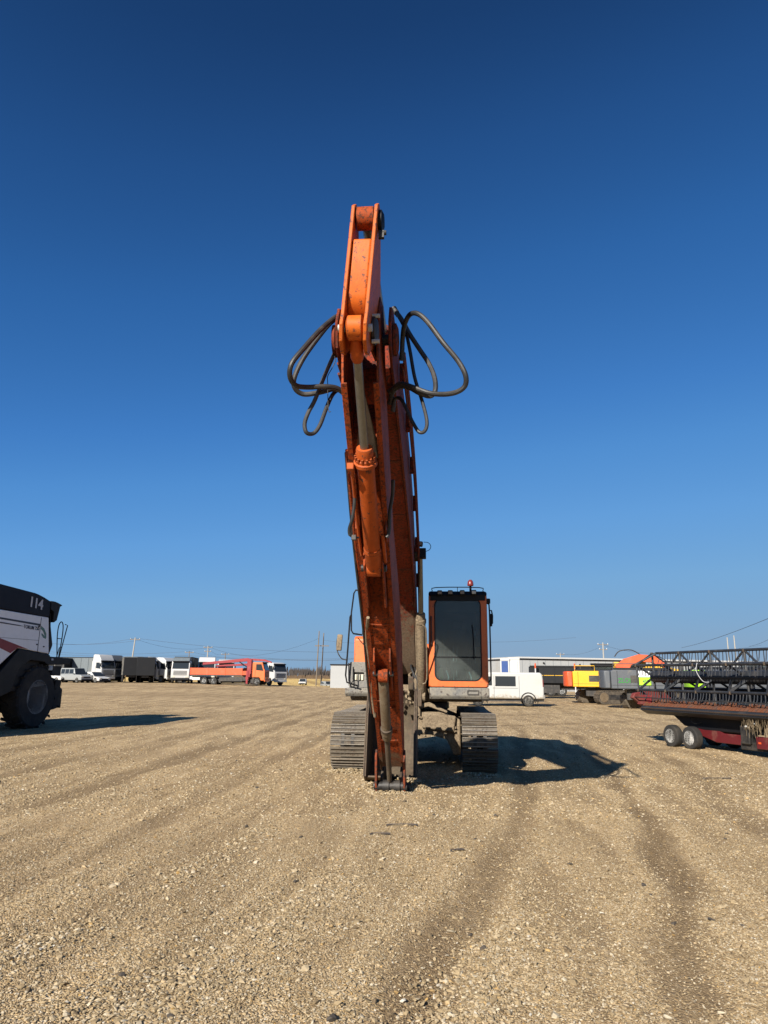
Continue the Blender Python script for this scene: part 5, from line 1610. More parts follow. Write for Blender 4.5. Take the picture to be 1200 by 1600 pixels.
def box_trailer(label, mat, loc, rz, L_=9.0, H=3.7, W=2.5, z0=1.15, name='box_trailer', ribs=0, top=None, group=None):
    t = thing(name, label, 'trailer', loc, rz, group)
    b_ = MB().bb(-L_ / 2, L_ / 2, -W / 2, W / 2, z0, H).build('body', mat, t, bev=.03)
    for k in range(ribs):
        x = -L_ / 2 + .2 + k * (L_ - .4) / (ribs - 1)
        for sy in (-1, 1):
            MB().box(x, sy * (W / 2 + .02), (z0 + H) / 2, .10, .06, H - z0 - .1).build('side_post', 'grey' if mat == 'trailgrey' else mat, b_)
    if top:
        MB().bb(-L_ / 2, L_ / 2, -W / 2 - .03, W / 2 + .03, H - .02, H + .09).build('top_rail', top, b_, bev=.02)
    MB().bb(-L_ / 2 + .3, L_ / 2 - .3, -.5, .5, z0 - .25, z0).build('chassis', 'darksteel', t)
    for sy in (-1, 1):
        MB().bb(-L_ / 2 + .2, L_ / 2 - .2, sy * (W / 2 - .06) - .02, sy * (W / 2 - .06) + .02, .12, z0).build('low_side_panel', 'darksteel', t)  # dark sheet added to stand in for the shade under the trailer
    for x in (-L_ / 2 + 1.2, -L_ / 2 + 2.4, -L_ / 2 + 3.6):
        for sy in (-1, 1):
            wheel(t, (x, sy * (W / 2 - .16), .5), (0, sy, 0), .5, .28, .29, dish=.07)
    for sy in (-.8, .8):
        MB().cyl((L_ / 2 - 1.8, sy, z0 - .2), (L_ / 2 - 1.8, sy, .06), .06, n=8).build('landing_leg', 'darksteel', t)
    return t

# --- the white van behind the cab
VX, VY = 7.42, 44.6
vn = thing('delivery_van', 'white panel van with dusty lower sides parked right behind the excavator cab', 'van', (VX, VY, gz(VX, VY)), R(180 - 7))
# faces left in the picture; the side seen is local +y
vl, vw, vh = 4.60, 1.95, 1.97
side = [(-vl / 2, .42), (-vl / 2 - .02, 1.2), (-vl / 2 + .06, 1.84), (-vl / 2 + .18, vh), (1.0, vh), (1.18, 1.90), (1.72, 1.22), (2.25, 1.02), (2.42, .88), (2.42, .42)]
vb = MB().prism(side, -vw / 2, vw / 2, 'y').build('body', 'vanwhite', vn, bev=.14, seg=4)
for sy in (-1, 1):
    y = sy * vw / 2
    def pane(pts, nm='side_window'):
        q = [(x, y, z) for x, z in pts]
        if sy > 0:
            q = q[::-1]
        return window_panel(MB(), q, .012).build(nm, 'glass', vb, smooth=False)
    pane([(-.66, 1.16), (.54, 1.16), (.54, 1.74), (-.66, 1.74)])
    pane([(.74, 1.20), (1.56, 1.18), (1.16, 1.72), (.74, 1.72)])
    MB().box(.62, y, 1.10, .02, .03, 1.30).build('door_gap', 'tarp', vb)
    MB().box(-.86, y, 1.10, .02, .03, 1.30).build('door_gap', 'tarp', vb)
    MB().box(-.05, y, 1.05, 1.5, .03, .02).build('door_gap', 'tarp', vb)
    MB().box(.50, y + sy * .02, 1.2, .10, .03, .05).build('door_handle', 'black', vb)
    MB().box(1.62, sy * (vw / 2 + .10), 1.45, .10, .16, .24).build('wing_mirror', 'black', vb, bev=.03)
    MB().box(-2.26, y - sy * .05, 1.35, .05, .12, .42).build('tail_light', 'redlens', vb, bev=.01)
    for x in (1.58, -1.38):
        wheel(vn, (x, sy * (vw / 2 - .09), .34), (0, sy, 0), .34, .2, .21, mat='rubber', rim='concrete')
        mb = MB()
        ring(mb, [(x + .46 * math.cos(R(a)), .36 + .46 * math.sin(R(a))) for a in range(0, 181, 12)] + [(x - .46, .30), (x + .46, .30)],
             [(x + .40 * math.cos(R(a)), .36 + .40 * math.sin(R(a))) for a in range(0, 181, 12)] + [(x - .40, .30), (x + .40, .30)], y - sy * .03, y + sy * .02, 'y')
        mb.build('wheel_arch', 'black', vb)
MB().box(-2.30, 0, .56, .14, vw * .98, .24).build('bumper', 'grey', vn, bev=.03)
MB().box(2.42, 0, .56, .14, vw * .98, .26).build('bumper', 'grey', vn, bev=.03)
window_panel(MB(), [(1.72, -.85, 1.25), (1.72, .85, 1.25), (1.22, .78, 1.86), (1.22, -.78, 1.86)], .03).build('windscreen', 'glass', vb, smooth=False)
MB().bb(-2.3, 2.3, -.8, .8, .28, .46).build('underside', 'darksteel', vn)
for x in (1.58, -1.38):
    MB().box(x - .55, .86, .28, .03, .2, .26).build('mud_flap', 'rubber', vn)
    MB().box(x - .55, -.86, .28, .03, .2, .26).build('mud_flap', 'rubber', vn)

# --- excavators farther back on the right
def digger(label, loc, rz, body, weight, cabm, boomm=None, boom_pts=None, cab_top=3.0, text=None, textmat='green', placard=False, roofm=None, cx=0.0, tdx=0.0, trot=0.0):
    """local +x forward; side facing the camera is -y"""
    t = thing('parked_excavator', label, 'excavator', loc, rz)
    for sy in (-1, 1):
        y = sy * 1.2
        ry, ra, zc = 1.75, .42, .45
        prof = []
        for k in range(13):
            a = R(90 + 180 * k / 12)
            prof.append((-ry + ra * math.cos(a), zc + ra * math.sin(a)))
        for k in range(13):
            a = R(-90 + 180 * k / 12)
            prof.append((ry + ra * math.cos(a), zc + ra * math.sin(a)))
        tk_ = MB().prism(prof, y - .28, y + .28, 'y').build('track', 'track', t)
        per = 2 * 3.5 + 2 * math.pi * ra
        sh = MB()
        for k in range(44):
            s = per * k / 44
            if s < 3.5: px_, pz_, a = -ry + s, zc + ra, 0
            elif s < 3.5 + math.pi * ra:
                g = (s - 3.5) / ra; px_, pz_, a = ry + ra * math.sin(g), zc + ra * math.cos(g), g
            elif s < 7 + math.pi * ra: px_, pz_, a = ry - (s - 3.5 - math.pi * ra), zc - ra, math.pi
            else:
                g = (s - 7 - math.pi * ra) / ra; px_, pz_, a = -ry - ra * math.sin(g), zc - ra * math.cos(g), math.pi + g
            if pz_ < .06: continue
            sh.box(px_, y, pz_, .15, .60, .06, (0, a, 0))
        s_ = sh.build('track_shoes', 'track', tk_, smooth=False)
        s_['kind'] = 'stuff'
        for xx in (-ry, ry):
            MB().lathe([(.05, 0), (.30, 0), (.32, .03), (.22, .06), (.05, .06)], (xx, y - .30 if sy < 0 else y + .24, zc), (0, 1, 0), 18).build('idler', 'mudbarrel', tk_)
        MB().bb(-1.4, 1.4, y - .30, y + .30, .32, .62).build('track_frame', 'darksteel', tk_)
        tk_.location = (tdx, 0, 0)
        tk_.rotation_euler = (0, 0, trot)
    MB().bb(-1.2, 1.2, -.9, .9, .5, 1.05).build('carbody', 'darksteel', t)
    MB().prism([(-2.62, -1.0), (-2.62, 1.0), (-2.42, 1.36), (-2.08, 1.38), (-2.08, -1.38), (-2.42, -1.36)], 1.12, 2.12, 'z').build('counterweight', weight, t, bev=.06)
    b_ = MB().prism([(-2.06, 1.1), (-2.06, 2.10), (-1.9, 2.16), (-.2, 2.16), (.3, 2.05), (1.6, 2.0), (1.7, 1.1)], -1.36, 1.36, 'y').build('body', body, t, bev=.05)
    MB().bb(-1.0, -.25, -1.375, -1.35, 1.45, 1.85).build('vent', 'darksteel', b_)
    MB().bb(-.02, 0, -1.372, -1.35, 1.15, 2.05).build('panel_gap', 'black', b_)
    MB().bb(-1.72, -1.70, -1.372, -1.35, 1.15, 2.1).build('panel_gap', 'black', b_)
    MB().bb(-2.0, 1.6, -1.368, -1.35, 1.30, 1.315).build('panel_gap', 'black', b_)
    MB().bb(-1.9, 1.2, -1.1, 1.1, 2.1, 2.28).build('engine_hood', 'trailgrey', b_, bev=.05)
    MB().tube([(-1.9, -1.2, 2.1), (-1.9, -1.2, 2.5), (-.6, -1.2, 2.5), (-.6, -1.2, 2.1)], .025, 6).build('guard_rail', body, b_)
    MB().cyl((-1.4, .4, 2.1), (-1.45, .4, 2.65), .06, n=10).build('exhaust', 'darksteel', b_)
    if text:
        lettering(text, .36, textmat, b_, frame((-1.25, -1.37, 1.55), (1, 0, 0), (0, 0, 1)), sx=.85, bold=.03)
    if placard:
        MB().bb(-.55, .08, -1.42, -1.37, 1.32, 1.74).build('placard', 'lime', b_, bev=.01)
        MB().bb(-.57, .04, -1.42, -1.37, 1.76, 2.10).build('placard', 'combwhite', b_, bev=.01)
        lettering('4524', .26, 'navyprint', b_, frame((-.15, -1.424, 1.52), (1, 0, 0), (0, 0, 1)), sx=.8)
    # cab on the far side
    c = MB()
    for x in (cx + .35, cx + 1.95):
        for y in (.30, 1.28):
            c.bb(x - .06, x + .06, y - .05, y + .05, 1.1, cab_top)
    c.bb(cx + .29, cx + 2.01, .25, 1.33, 1.1, 1.75)
    c.bb(cx + .25, cx + 2.05, .22, 1.36, cab_top - .14, cab_top)
    cc = c.build('cab', cabm, t, bev=.02)
    for y in (.30, 1.28):
        MB().bb(cx + .41, cx + 1.89, y - .012, y + .012, 1.75, cab_top - .14).build('side_window', 'cabglass', cc, smooth=False)
    MB().bb(cx + .7, cx + 1.2, .5, 1.0, 1.7, 2.4).build('seat', 'seat', cc, bev=.05)
    if roofm:
        MB().bb(cx + .2, cx + 2.1, .18, 1.4, cab_top, cab_top + .08).build('roof', roofm, cc, bev=.02)
    if boom_pts:
        bb_ = MB().prism(boom_pts, -.28, .28, 'y').build('boom', boomm, t, bev=.02)
        n = len(boom_pts) // 2
        MB().tube([(1.9, -.1, 1.4), (boom_pts[1][0] + .4, -.34, boom_pts[1][1] - .2)], .08, 10).build('boom_cylinder', boomm, bb_)
        MB().tube([(boom_pts[2][0] - .5, 0, boom_pts[2][1] + .12), (boom_pts[2][0] - .2, 0, boom_pts[2][1] + .45), (boom_pts[2][0] + .5, 0, boom_pts[2][1] + .5), (boom_pts[2][0] + 1.1, 0, boom_pts[2][1] + .12)], .03, 8, 4).build('hose', 'hose', bb_)
    return t

boomA = [(1.6, 1.6), (3.0, 3.3), (4.4, 4.0), (6.6, 3.6), (8.0, 2.9), (8.0, 2.5), (6.4, 3.05), (4.5, 3.35), (3.4, 2.7), (2.1, 1.4)]
dg1 = digger('yellow excavator with an orange counterweight in front of the dark tank trailer', (15.2, 50.3, 0), R(-12), 'yellow', 'redorange', 'black', 'yellow',
             [(1.4, 1.6), (2.2, 2.4), (3.2, 2.7), (5.0, 2.3), (6.4, 1.6), (6.2, 1.3), (4.8, 1.9), (3.2, 2.3), (2.6, 1.9), (1.9, 1.4)], cab_top=2.62, roofm='black', cx=-.9, tdx=.75, trot=R(27))
dg2 = digger('blue-grey excavator with green lettering on its flank beside the yellow excavator', (15.3, 42.2, 0), R(-14), 'steelgrey', 'steelgrey', 'yellow', 'redorange',
             [(-1.6, 1.9), (-1.7, 2.4), (-1.2, 2.8), (-.4, 3.05), (.5, 3.0), (1.1, 2.6), (1.0, 2.3), (.3, 2.6), (-.3, 2.62), (-.8, 2.45), (-1.1, 1.9)], cab_top=2.62, text='ZLON', placard=True, cx=-2.0, tdx=1.1, trot=R(30))
dg3 = digger('blue-grey excavator with a lime green tail seen through the reel of the black header', (18.2, 36.8, 0), R(-10), 'steelgrey', 'lime', 'steelgrey', 'yellow',
             [(1.4, 1.7), (2.2, 2.6), (3.2, 3.0), (4.6, 2.7), (5.6, 1.9), (5.4, 1.6), (4.4, 2.3), (3.2, 2.55), (2.4, 2.1), (1.9, 1.6)], cab_top=2.6)
dg4 = digger('dark grey excavator farthest right behind the long black header', (22.3, 40.5, 0), R(20), 'steelgrey', 'yellow', 'black', 'steelgrey',
             [(1.4, 1.7), (2.2, 2.6), (3.2, 3.0), (4.6, 2.7), (5.6, 1.9), (5.4, 1.6), (4.4, 2.3), (3.2, 2.55), (2.4, 2.1), (1.9, 1.6)], cab_top=2.7)

# --- dark tank trailer with marker posts, behind the van
tt = thing('tipping_trailer', 'long black tipping trailer with a thin yellow line standing behind the white van', 'trailer', (16.4, 62.0, 0), R(-9))
tb2 = MB().prism([(-1.25, 1.25), (-1.25, 2.62), (1.25, 2.62), (1.25, 1.25), (.7, .95), (-.7, .95)], -3.8, 5.6, 'x').build('body', 'trailgrey', tt, bev=.03)
MB().bb(-3.82, 5.62, -1.285, -1.25, 2.56, 2.68).build('top_rail', 'trailgrey', tb2)
MB().bb(-3.8, 5.6, -1.262, -1.25, 1.86, 1.90).build('stripe', 'yellow', tb2)
for k in range(11):
    MB().box(-3.6 + k * .9, -1.265, 1.9, .06, .03, 1.3).build('side_post', 'trailgrey', tb2)
MB().bb(-3.6, 5.2, -.5, .5, .70, .98).build('chassis', 'darksteel', tt)
for x in (1.2, 2.5, 3.8):
    for sy in (-1, 1):
        wheel(tt, (x, sy * 1.08, .52), (0, sy, 0), .52, .3, .30)
MB().bb(1.9, 4.3, -1.34, -1.28, .58, .80).build('rear_board', 'whiteprint', tt)
MB().bb(2.55, 3.9, -1.346, -1.34, .63, .73).build('board_print', 'redprint', tt)
MB().bb(-3.6, -1.4, -1.25, -1.0, .45, 1.1).build('low_side_panel', 'darksteel', tt)
for i, (x, nm) in enumerate(((-2.0, 'red and white marker post at the front end of the black tipping trailer'), (1.95, 'red and white marker post beside the yellow excavator'))):
    a_ = Vector(((12.75, 60.6, 0), (15.9, 60.1, 0))[i])
    mp_ = thing('marker_post', nm, 'marker post', (a_.x, a_.y, 0), 0, 'marker posts by the trailer')
    MB().cyl((0, 0, 0), (0, 0, 2.6), .05, n=10).build('pole', 'whiteprint', mp_)
    MB().cyl((0, 0, 2.45), (0, 0, 2.85), .065, n=10).build('sleeve', 'redorange', mp_)

# --- box lorries in a row behind the van
for i, (px, w, m_, lab) in enumerate(((789.5, .78, 'blue', 'white refrigerated trailer end with a blue door panel, left of the pair behind the van'), (803.5, .98, 'contgrey', 'white refrigerated trailer end with a pale grey door, right of the pair behind the van'))):
    p = at(px, 1060, 80)
    ang = math.atan2(-p.y, -p.x)
    bt = box_trailer(lab, 'white', (p.x - math.cos(ang) * 4, p.y - math.sin(ang) * 4, 0), ang, L_=8.0, H=3.7 + .1 * i, W=w * 1.3, group='refrigerated trailers behind the van')
    MB().bb(4.01, 4.05, -w * .35 - .1, w * .42, 1.6, 3.45).build('door_panel', m_, bt, bev=.02)
    MB().bb(4.0, 4.04, -w * .65, w * .65, 3.5 + .1 * i, 3.74 + .1 * i).build('top_cap', 'white', bt)

# --- long warehouse
wa, wb = Vector((17.9, 95.0, 0)), Vector((47.0, 112.0, 0))
wa, wb = at(811, 1060, 92), at(1240, 1060, 104)
wd = (wb - wa); wd.z = 0
wl = wd.length
wh = thing('warehouse', 'long low grey clad warehouse with a white roof edge behind the trailers', 'building', (wa.x, wa.y, 0), math.atan2(wd.y, wd.x))
WH = 4.2
wall = MB().bb(0, wl, 0, 16, 0, WH - .25).build('wall', 'clad', wh)
k = 0
x = .5
while x < wl - .2:
    MB().bb(x - .012, x + .012, -.02, .0, 0, WH - .30).build('cladding_seam', 'tarp', wall)
    x += 1.1
MB().bb(-.15, wl + .2, -.22, 16.2, WH - .12, WH + .06).build('roof_edge', 'white', wh)
MB().bb(-.1, wl + .1, -.10, 16, WH - .27, WH - .13).build('gutter', 'trailgrey', wh)
MB().bb(0, wl, .2, 16, WH + .06, WH + .10).build('roof', 'clad', wh)
MB().bb(-.04, .10, -.06, .1, 0, WH - .27).build('corner_trim', 'white', wh)
for xx in (3.5, 11.0, 18, 26):
    MB().box(xx, -.10, 3.55, .18, .18, .16).build('wall_lamp', 'black', wall, bev=.02)
wa2 = at(762, 1060, 102)
sh = thing('low_shed', 'low grey shed wall left of the white refrigerated trailers', 'building', (wa2.x - 22, 102, 0), R(2))
MB().bb(0, 26, 0, 8, 0, 3.15).build('wall', 'clad', sh)
MB().bb(-.1, 26.1, -.15, 8.1, 3.15, 3.28).build('roof_edge', 'trailgrey', sh)
p = at(762, 1060, 70)
ft = thing('flatbed_trailer', 'dark flatbed trailer edge showing above the roof of the white van', 'trailer', (p.x + 3.4, 70, 0), R(-3))
MB().bb(-3.2, 4.0, -1.2, 1.2, 1.75, 2.15).build('bed', 'trailgrey', ft, bev=.03)
MB().bb(-3.0, 4, -.5, .5, 1.0, 1.75).build('chassis', 'darksteel', ft)
for x in (-2, 2.4, 3.4):
    for sy in (-1, 1):
        wheel(ft, (x, sy * 1.05, .5), (0, sy, 0), .5, .28, .29)

# ------------------------------------------------------------------ the row at the left
def put(px, Y, py=1066):
    p = at(px, py, Y)
    return (p.x, Y, gz(p.x, Y))

car('parked_suv', 'white crossover half hidden by the tyre of the combine', 'car', 'white', 4.3, 1.85, 1.62, put(84, 99), R(-22), 'suv', 'cars in front of the trucks')
car('parked_suv', 'boxy silver off-roader parked between two white cars', 'car', 'silver', 4.5, 1.85, 1.90, put(118, 98), R(-30), 'box', 'cars in front of the trucks')
car('parked_car', 'low white car parked in front of the white truck cab', 'car', 'white', 4.4, 1.8, 1.45, put(147, 99), R(-32), 'sedan', 'cars in front of the trucks')
car('distant_car', 'small white car seen head on at the edge of the dry field', 'car', 'white', 4.2, 1.75, 1.5, put(473, 176), R(-88), 'suv')
car('distant_car', 'small grey car parked at the field edge near the pale cabin', 'car', 'silver', 4.2, 1.75, 1.45, put(512, 172), R(-60), 'suv')

tractor('white truck cab with sleeper, leftmost of the lit cabs', 'white', put(160, 106), R(-30), 3.95, group='trucks along the far edge')
tractor('white truck cab with dark blue windscreen shade tucked beside the leftmost lit cab', 'silver', put(176, 109), R(-36), 3.95, group='trucks along the far edge', dark_top=True, shade='steelgrey')
box_trailer('grey tarpaulin trailer behind the silver off-roader', 'tarp', put(118, 114), R(-6), L_=7.6, H=3.6, z0=1.3, ribs=7, top='trailgrey')
box_trailer('black high-sided trailer behind the combine platform', 'trailgrey', put(70, 112), R(-4), L_=7.0, H=3.5, z0=1.0, ribs=6)
box_trailer('black open tipper trailer left of the narrow white cabs', 'trailgrey', put(203, 108), R(-68), L_=7.5, H=3.55, z0=1.0, ribs=7, top='tarp')
box_trailer('plain black box trailer standing between the tipper and white cabs', 'trailgrey', put(226, 108), R(-72), L_=7.5, H=3.6, z0=1.0)
tractor('white truck cab seen from its side, left of a matching pair', 'white', put(243, 108), R(-22), 3.7, group='trucks along the far edge')
tractor('white truck cab seen from its side, right of a matching pair', 'white', put(259, 108), R(-22), 3.65, group='trucks along the far edge')
box_trailer('narrow black trailer between the white pair and the head-on truck', 'trailgrey', put(266, 113), R(-75), L_=6.5, H=3.6, z0=1.0)
t9 = tractor('silver white truck facing the camera left of the orange flatbed truck', 'white', put(282, 103), R(-82), 3.6, group='trucks along the far edge', dark_top=True, shade='tarp')
MB().bb(-9.5, -1.5, -1.25, 1.25, 1.1, 3.7).build('cargo_box', 'trailgrey', t9, bev=.03)
tractor('white truck cab standing behind the bed of the orange flatbed truck', 'white', put(322, 108), R(-80), 3.8, group='trucks along the far edge')
tractor('white truck cab showing over the red crane of the orange truck', 'white', put(352, 112), R(-80), 3.6, group='trucks along the far edge')
t10 = thing('mixer_truck', 'white truck with a black rear frame parked right of the orange truck', 'truck', put(427, 106), R(-38))
truck_cab(t10, 1.5, 'white', H=3.3, Lc=2.2, roof=True)
lorry_chassis(t10, -5.5, 1.4, (.3, -3.2, -4.4))
MB().bb(-5.2, -1.0, -1.2, 1.2, 1.1, 2.5).build('rear_frame', 'trailgrey', t10, bev=.05)

# the orange flatbed with its crane
p = put(360, 100)
ot = thing('crane_truck', 'orange flatbed truck with a folded red loader crane behind its cab', 'truck', p, R(-6))
truck_cab(ot, 5.1, 'orange', H=3.05, Lc=1.75, W=2.45, roof=False)
lorry_chassis(ot, -4.9, 4.8, (4.0, -2.0, -3.35))
bd = MB().bb(-5.3, 2.0, -1.25, 1.25, 1.18, 1.32).build('bed', 'darksteel', ot)
for sy in (-1, 1):
    MB().bb(-5.3, 2.0, sy * 1.25 - .03, sy * 1.25 + .03, 1.32, 2.22).build('side_board', 'redorange', bd, bev=.02)
    for x in (-5.25, -2.85, -.4, 1.95):
        MB().box(x, sy * 1.28, 1.77, .09, .06, .98).build('board_post', 'redorange', bd)
MB().bb(-5.33, -5.27, -1.25, 1.25, 1.32, 2.22).build('tail_board', 'orange', bd)
MB().bb(-5.0, -3.9, -1.24, -1.18, .62, .98).build('low_side_panel', 'whiteprint', ot)
MB().bb(-1.2, 2.0, -1.24, -.8, .50, .98).build('low_side_panel', 'darksteel', ot)
MB().bb(-3.9, 4, -.8, .8, .3, .75).build('underbody_fill', 'darksteel', ot)  # dark block added where shade falls under the bed
MB().bb(-5.35, -5.0, -1.2, 1.2, .7, 1.1).build('rear_lamps', 'whiteprint', ot)
MB().bb(.2, 2.9, -1.2, -.7, .55, 1.05).build('tool_locker', 'darksteel', ot, bev=.03)
cr = MB().bb(2.35, 2.95, -.45, .45, 1.0, 3.25).build('crane_column', 'red', ot, bev=.04)
MB().bb(2.45, 2.85, -1.28, 1.28, .75, 1.1).build('outrigger', 'red', cr, bev=.02)
for sy in (-1, 1):
    MB().bb(2.52, 2.78, sy * 1.2 - .09, sy * 1.2 + .09, .18, 1.9).build('outrigger_leg', 'red', cr, bev=.02)
MB().prism([(2.9, 3.0), (2.9, 3.45), (2.3, 3.6), (-4.0, 2.95), (-4.0, 2.65), (2.2, 3.15)], -.22, .08, 'y').build('crane_arm', 'red', cr, bev=.02)
MB().prism([(2.5, 2.6), (2.6, 2.9), (-2.2, 2.65), (-2.2, 2.42)], .10, .32, 'y').build('crane_arm', 'red', cr, bev=.02)
MB().prism([(2.7, 3.3), (4.6, 3.2), (5.6, 2.95), (5.6, 3.15), (4.6, 3.45), (2.7, 3.55)], .1, .34, 'y').build('crane_arm', 'red', cr, bev=.02)
MB().tube([(2.6, -.3, 2.2), (1.2, -.3, 3.1)], .07, 8).build('crane_cylinder', 'black', cr)

# pale cabin in the field edge
p = put(539, 118, 1074)
pc = thing('site_cabin', 'pale grey ribbed steel cabin just left of the excavator', 'cabin', p, R(4))
b_ = MB().bb(-.85, .85, -.8, .8, .08, 1.95).build('body', 'contgrey', pc, bev=.02)
for k in range(9):
    MB().box(-.76 + k * .19, -.815, 1.0, .07, .03, 1.7).build('wall_rib', 'contgrey', b_)
MB().bb(.1, .62, -.83, -.80, 1.45, 1.85).build('vent', 'black', b_)
MB().bb(-.9, .9, -.85, .85, 1.95, 2.02).build('roof', 'contgrey', pc)

# ------------------------------------------------------------------ poles and wires
def pole(px, Y, py_top, label, arms=1, lean_=0.0, mat='concrete', r=.15, group='power line poles'):
    p = at(px, 1058, Y)
    z0 = gz(p.x, Y) if Y < 400 else 0
    zt = at(px, py_top, Y).z - z0
    t = thing('power_pole', label, 'power pole', (p.x, Y, z0), 0, group)
    MB().cyl((0, 0, 0), (lean_ * zt, 0, zt), r, r * .62, n=10).build('pole', mat, t)
    for k in range(arms):
        z = zt - .35 - .8 * k
        w_ = .9 if k == 0 else .65
        ca = MB().bb(lean_ * z - w_, lean_ * z + w_, -.06, .06, z - .06, z + .06).build('crossarm', 'wood', t)
        for s_ in (-1, 0, 1):
            if s_ == 0 and k == 0:
                continue
            MB().cyl((lean_ * z + s_ * w_ * .9, 0, z + .06), (lean_ * z + s_ * w_ * .9, 0, z + .26), .07, .04, n=8).build('insulator', 'rim', ca)
    return Vector((p.x + lean_ * zt, Y, z0 + zt - .1))
w0 = pole(202, 130, 996, 'leaning concrete power pole above the black tipper trailer', 1, .06)
w1 = pole(293, 150, 1017, 'thin power pole rising behind the head-on silver truck', 1, .0, 'wood', .12)
w2 = pole(322, 148, 1009, 'pale twin-arm power pole behind the bed of the orange truck', 2)
w3 = pole(350, 165, 1020, 'short dark power pole left of the red crane tip', 1, 0, 'wood', .13)
w4 = pole(494, 172, 986, 'taller left wooden pole of the pair in the dry field', 0, .03, 'wood', .17, 'paired wooden poles in the field')
w5 = pole(501.5, 174, 989, 'shorter right wooden pole of the pair in the dry field', 0, .03, 'wood', .17, 'paired wooden poles in the field')
w6 = pole(945, 120, 1004, 'pale concrete pole behind the warehouse above the yellow cab', 2, .0, 'concrete', .16)
w7 = pole(877, 160, 1020, 'small pale pole tip over the warehouse roof', 1, 0, 'concrete', .13)
w8 = pole(1142, 150, 996, 'left of two pale poles above the black header', 0, 0, 'concrete', .15, 'paired pale poles behind the header')
w9 = pole(1153, 152, 993, 'right of two pale poles above the black header', 0, 0, 'concrete', .15, 'paired pale poles behind the header')
xa_ = MB().bb(w4.x - 1.0, w5.x + 1.4, 172.9, 173.1, 8.55, 8.75).build('pole_crossbar', 'wood')
tag(xa_, 'wooden crossbar joining the pair of poles in the field', 'crossbar')

def wire(pts, label, sag=.6, r=.018):
    P_ = []
    for a, b2 in zip(pts[:-1], pts[1:]):
        for k in range(12):
            t = k / 12
            q = a.lerp(b2, t)
            q.z -= sag * 4 * t * (1 - t)
            P_.append(q)
    P_.append(pts[-1])
    o = MB().tube(P_, r, 5).build('overhead_wire', 'wire')
    tag(o, label, 'power cable', 'overhead power cables')
far = at(20, 996, 128)
wire([far, w0, at(640, 1016, 140)], 'highest cable from the combine past the leaning pole', 1.2)
wire([far + Vector((0, 0, -.35)), w0 + Vector((.8, 0, -.4)), w2 + Vector((0, 0, -.3)), w3, at(560, 1030, 175)], 'cable linking the poles over the orange truck', .8, .016)
wire([at(60, 1017, 150), w1, at(420, 1030, 150), at(600, 1024, 150)], 'lower cable over the black trailers', .6)
wire([at(60, 1020, 152), at(290, 1024, 152), at(560, 1028, 152)], 'lowest cable just above the truck roofs', .5)
wire([w5 + Vector((0, 0, -1.6)), at(640, 1000, 172), at(900, 996, 172)], 'cable passing the paired wooden poles behind the mirror', .8)
wire([w4 + Vector((0, 0, -1.6)), at(400, 1024, 150), w2], 'cable from the paired poles toward the orange truck', .6)
wire([at(1065, 1012, 120), at(1200, 966.5, 60), at(1500, 850, 34)], 'dark cable climbing steeply at the right edge', .25, .022)
wire([at(1170, 1010, 130), at(1203, 998, 90), at(1500, 880, 50)], 'second dark cable low at the right edge', .15, .022)
wire([w6 + Vector((0, 0, -.3)), at(1030, 1020, 140), at(1190, 1008, 160)], 'faint cable from the pale pole toward the header', .5, .016)
wire([w6 + Vector((0, 0, -.4)), w7], 'faint cable between the two poles over the warehouse', .8, .014)

# ------------------------------------------------------------------ far vegetation
def brush(name, label, cx0, cx1, y0, y1, hmin, hmax, n, mat, zfun=None, tw=.25, kind='stuff', seed=1):
    """a mass of bare stems and twigs as thin blades"""
    r_ = random.Random(seed)
    V, F = [], []
    for i in range(n):
        x = r_.uniform(cx0, cx1); y = r_.uniform(y0, y1)
        k = vno(x * .06, seed) * .7 + vno(x * .35, seed + 5) * .4
        hh = hmin + (hmax - hmin) * max(0, min(1, k * r_.uniform(.6, 1.1)))
        z = zfun(x, y) if zfun else 0
        for b_ in range(3):
            dx, dy = r_.uniform(-.3, .3) * hh * .4, r_.uniform(-.2, .2) * hh * .4
            w_ = tw * r_.uniform(.5, 1)
            o = len(V)
            zz = z + hh * r_.uniform(0, .5) * (b_ > 0)
            V.extend([(x - w_, y, zz), (x + w_, y + w_ * .3, zz), (x + dx, y + dy, z + hh * r_.uniform(.8, 1.0))])
            F.append((o, o + 1, o + 2))
    me = bpy.data.meshes.new(name)
    me.from_pydata(V, [], F)
    me.materials.append(M[mat])
    o = bpy.data.objects.new(name, me)
    COL.objects.link(o)
    return tag(o, label, kind=kind)
def vno(x, s):
    return float(vnoise(np.array([x]), np.array([s * 1.37]), s)[0])
brush('far_wood', 'dark belt of bare trees along the horizon', -640, 420, 560, 620, 3.5, 11.5, 5200, 'twig', tw=.55, seed=3)
brush('reed_belt', 'brown reeds and scrub before the far wood', -300, 260, 330, 420, 1.2, 2.8, 4200, 'reed', tw=.4, seed=4)
brush('field_grass', 'dry golden grass at the edge of the gravel yard', -26, 30, 126, 176, .18, .55, 5200, 'drygrass', zfun=gz, tw=.05, seed=5)

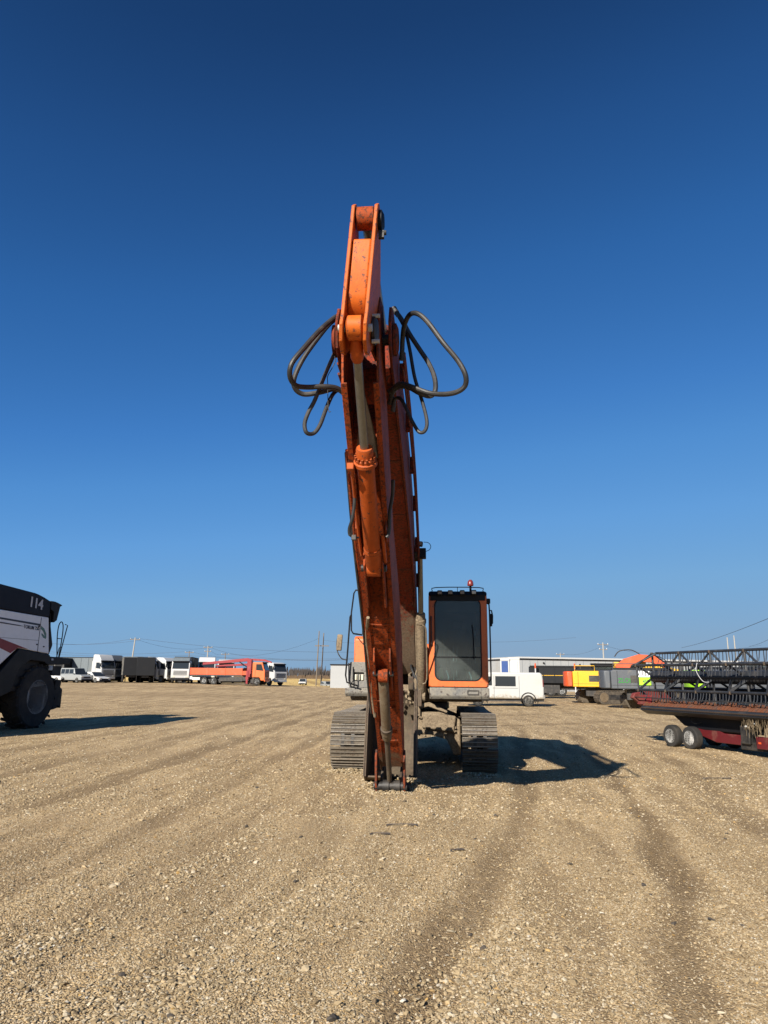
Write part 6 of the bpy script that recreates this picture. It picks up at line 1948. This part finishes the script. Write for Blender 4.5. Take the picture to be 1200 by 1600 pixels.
def bare_tree(px, Y, hgt, label, seed, spread=.5, stems=1):
    p = at(px, 1060, Y)
    t = thing('bare_tree', label, 'tree', (p.x, Y, gz(p.x, Y)), 0)
    r_ = random.Random(seed)
    tr_ = MB()
    cw = MB()
    for q in range(stems):
        ox = r_.uniform(-.5, .5) * stems * .5
        tr_.tube([(ox, 0, 0), (ox + .1, 0, hgt * .3), (ox - .05, 0, hgt * .62)], lambda f: .16 * (1 - f * .7), 7, 3)
        for i in range(60):
            z0 = hgt * r_.uniform(.22, .62)
            a = r_.uniform(0, 6.28)
            l_ = hgt * r_.uniform(.2, .42)
            d = Vector((math.cos(a) * spread, math.sin(a) * spread, r_.uniform(.5, 1.1))).normalized()
            s0 = Vector((ox, 0, z0))
            m1 = s0 + d * l_ * .5 + Vector((r_.uniform(-.1, .1), 0, .05))
            e1 = s0 + d * l_ + Vector((r_.uniform(-.3, .3), r_.uniform(-.3, .3), .1))
            cw.tube([s0, m1, e1], lambda f: .035 * (1 - f * .7), 4)
            for j in range(4):
                f_ = r_.uniform(.3, .95)
                s2 = s0.lerp(e1, f_)
                cw.tube([s2, s2 + Vector((r_.uniform(-.6, .6), r_.uniform(-.6, .6), r_.uniform(.2, .8))) * hgt * .12], .016, 3)
    tr_.build('trunk', 'wood', t)
    cw.build('crown', 'twig', t, smooth=False)
bare_tree(192, 150, 5.2, 'bare bushy tree behind the black tipper, left one', 5, .9, 2)
bare_tree(211, 155, 4.9, 'bare bushy tree behind the black box trailer, right one', 6, .9, 2)
bare_tree(521, 210, 5.4, 'small bare tree beside the pale cabin', 7, .7, 2)
bare_tree(441, 230, 4.5, 'small bare tree right of the white truck', 8, .8, 2)
bare_tree(566, 220, 6, 'bare tree right of the pale cabin, partly behind the excavator', 9, .8, 2)

# small litter on the gravel: sticks and a leaf clump
for (px, py, l_, a_, lab) in ((628, 1292, .36, .1, 'thin dark stick lying on the gravel before the excavator foot'), (594, 1306, .22, .2, 'short dark clod of wood left of the thin stick'),
                              (715, 1333, .14, .5, 'rust brown leaf scrap right of the thin stick'), (1120, 1218, .5, 0.05, 'dark stick on the gravel near the header trailer')):
    p = at(px, py, z=0)
    z = h1(p.x, p.y)
    o = MB().tube([(-l_ / 2, 0, .010), (-.05, .02, .016), (l_ / 2, -.01, .012)], lambda f: .007 + .003 * math.sin(f * 9), 6, 4).build('stick', 'twig')
    o.location = (p.x, p.y, z + .004)
    o.rotation_euler = (0, 0, a_)
    tag(o, lab, 'stick')
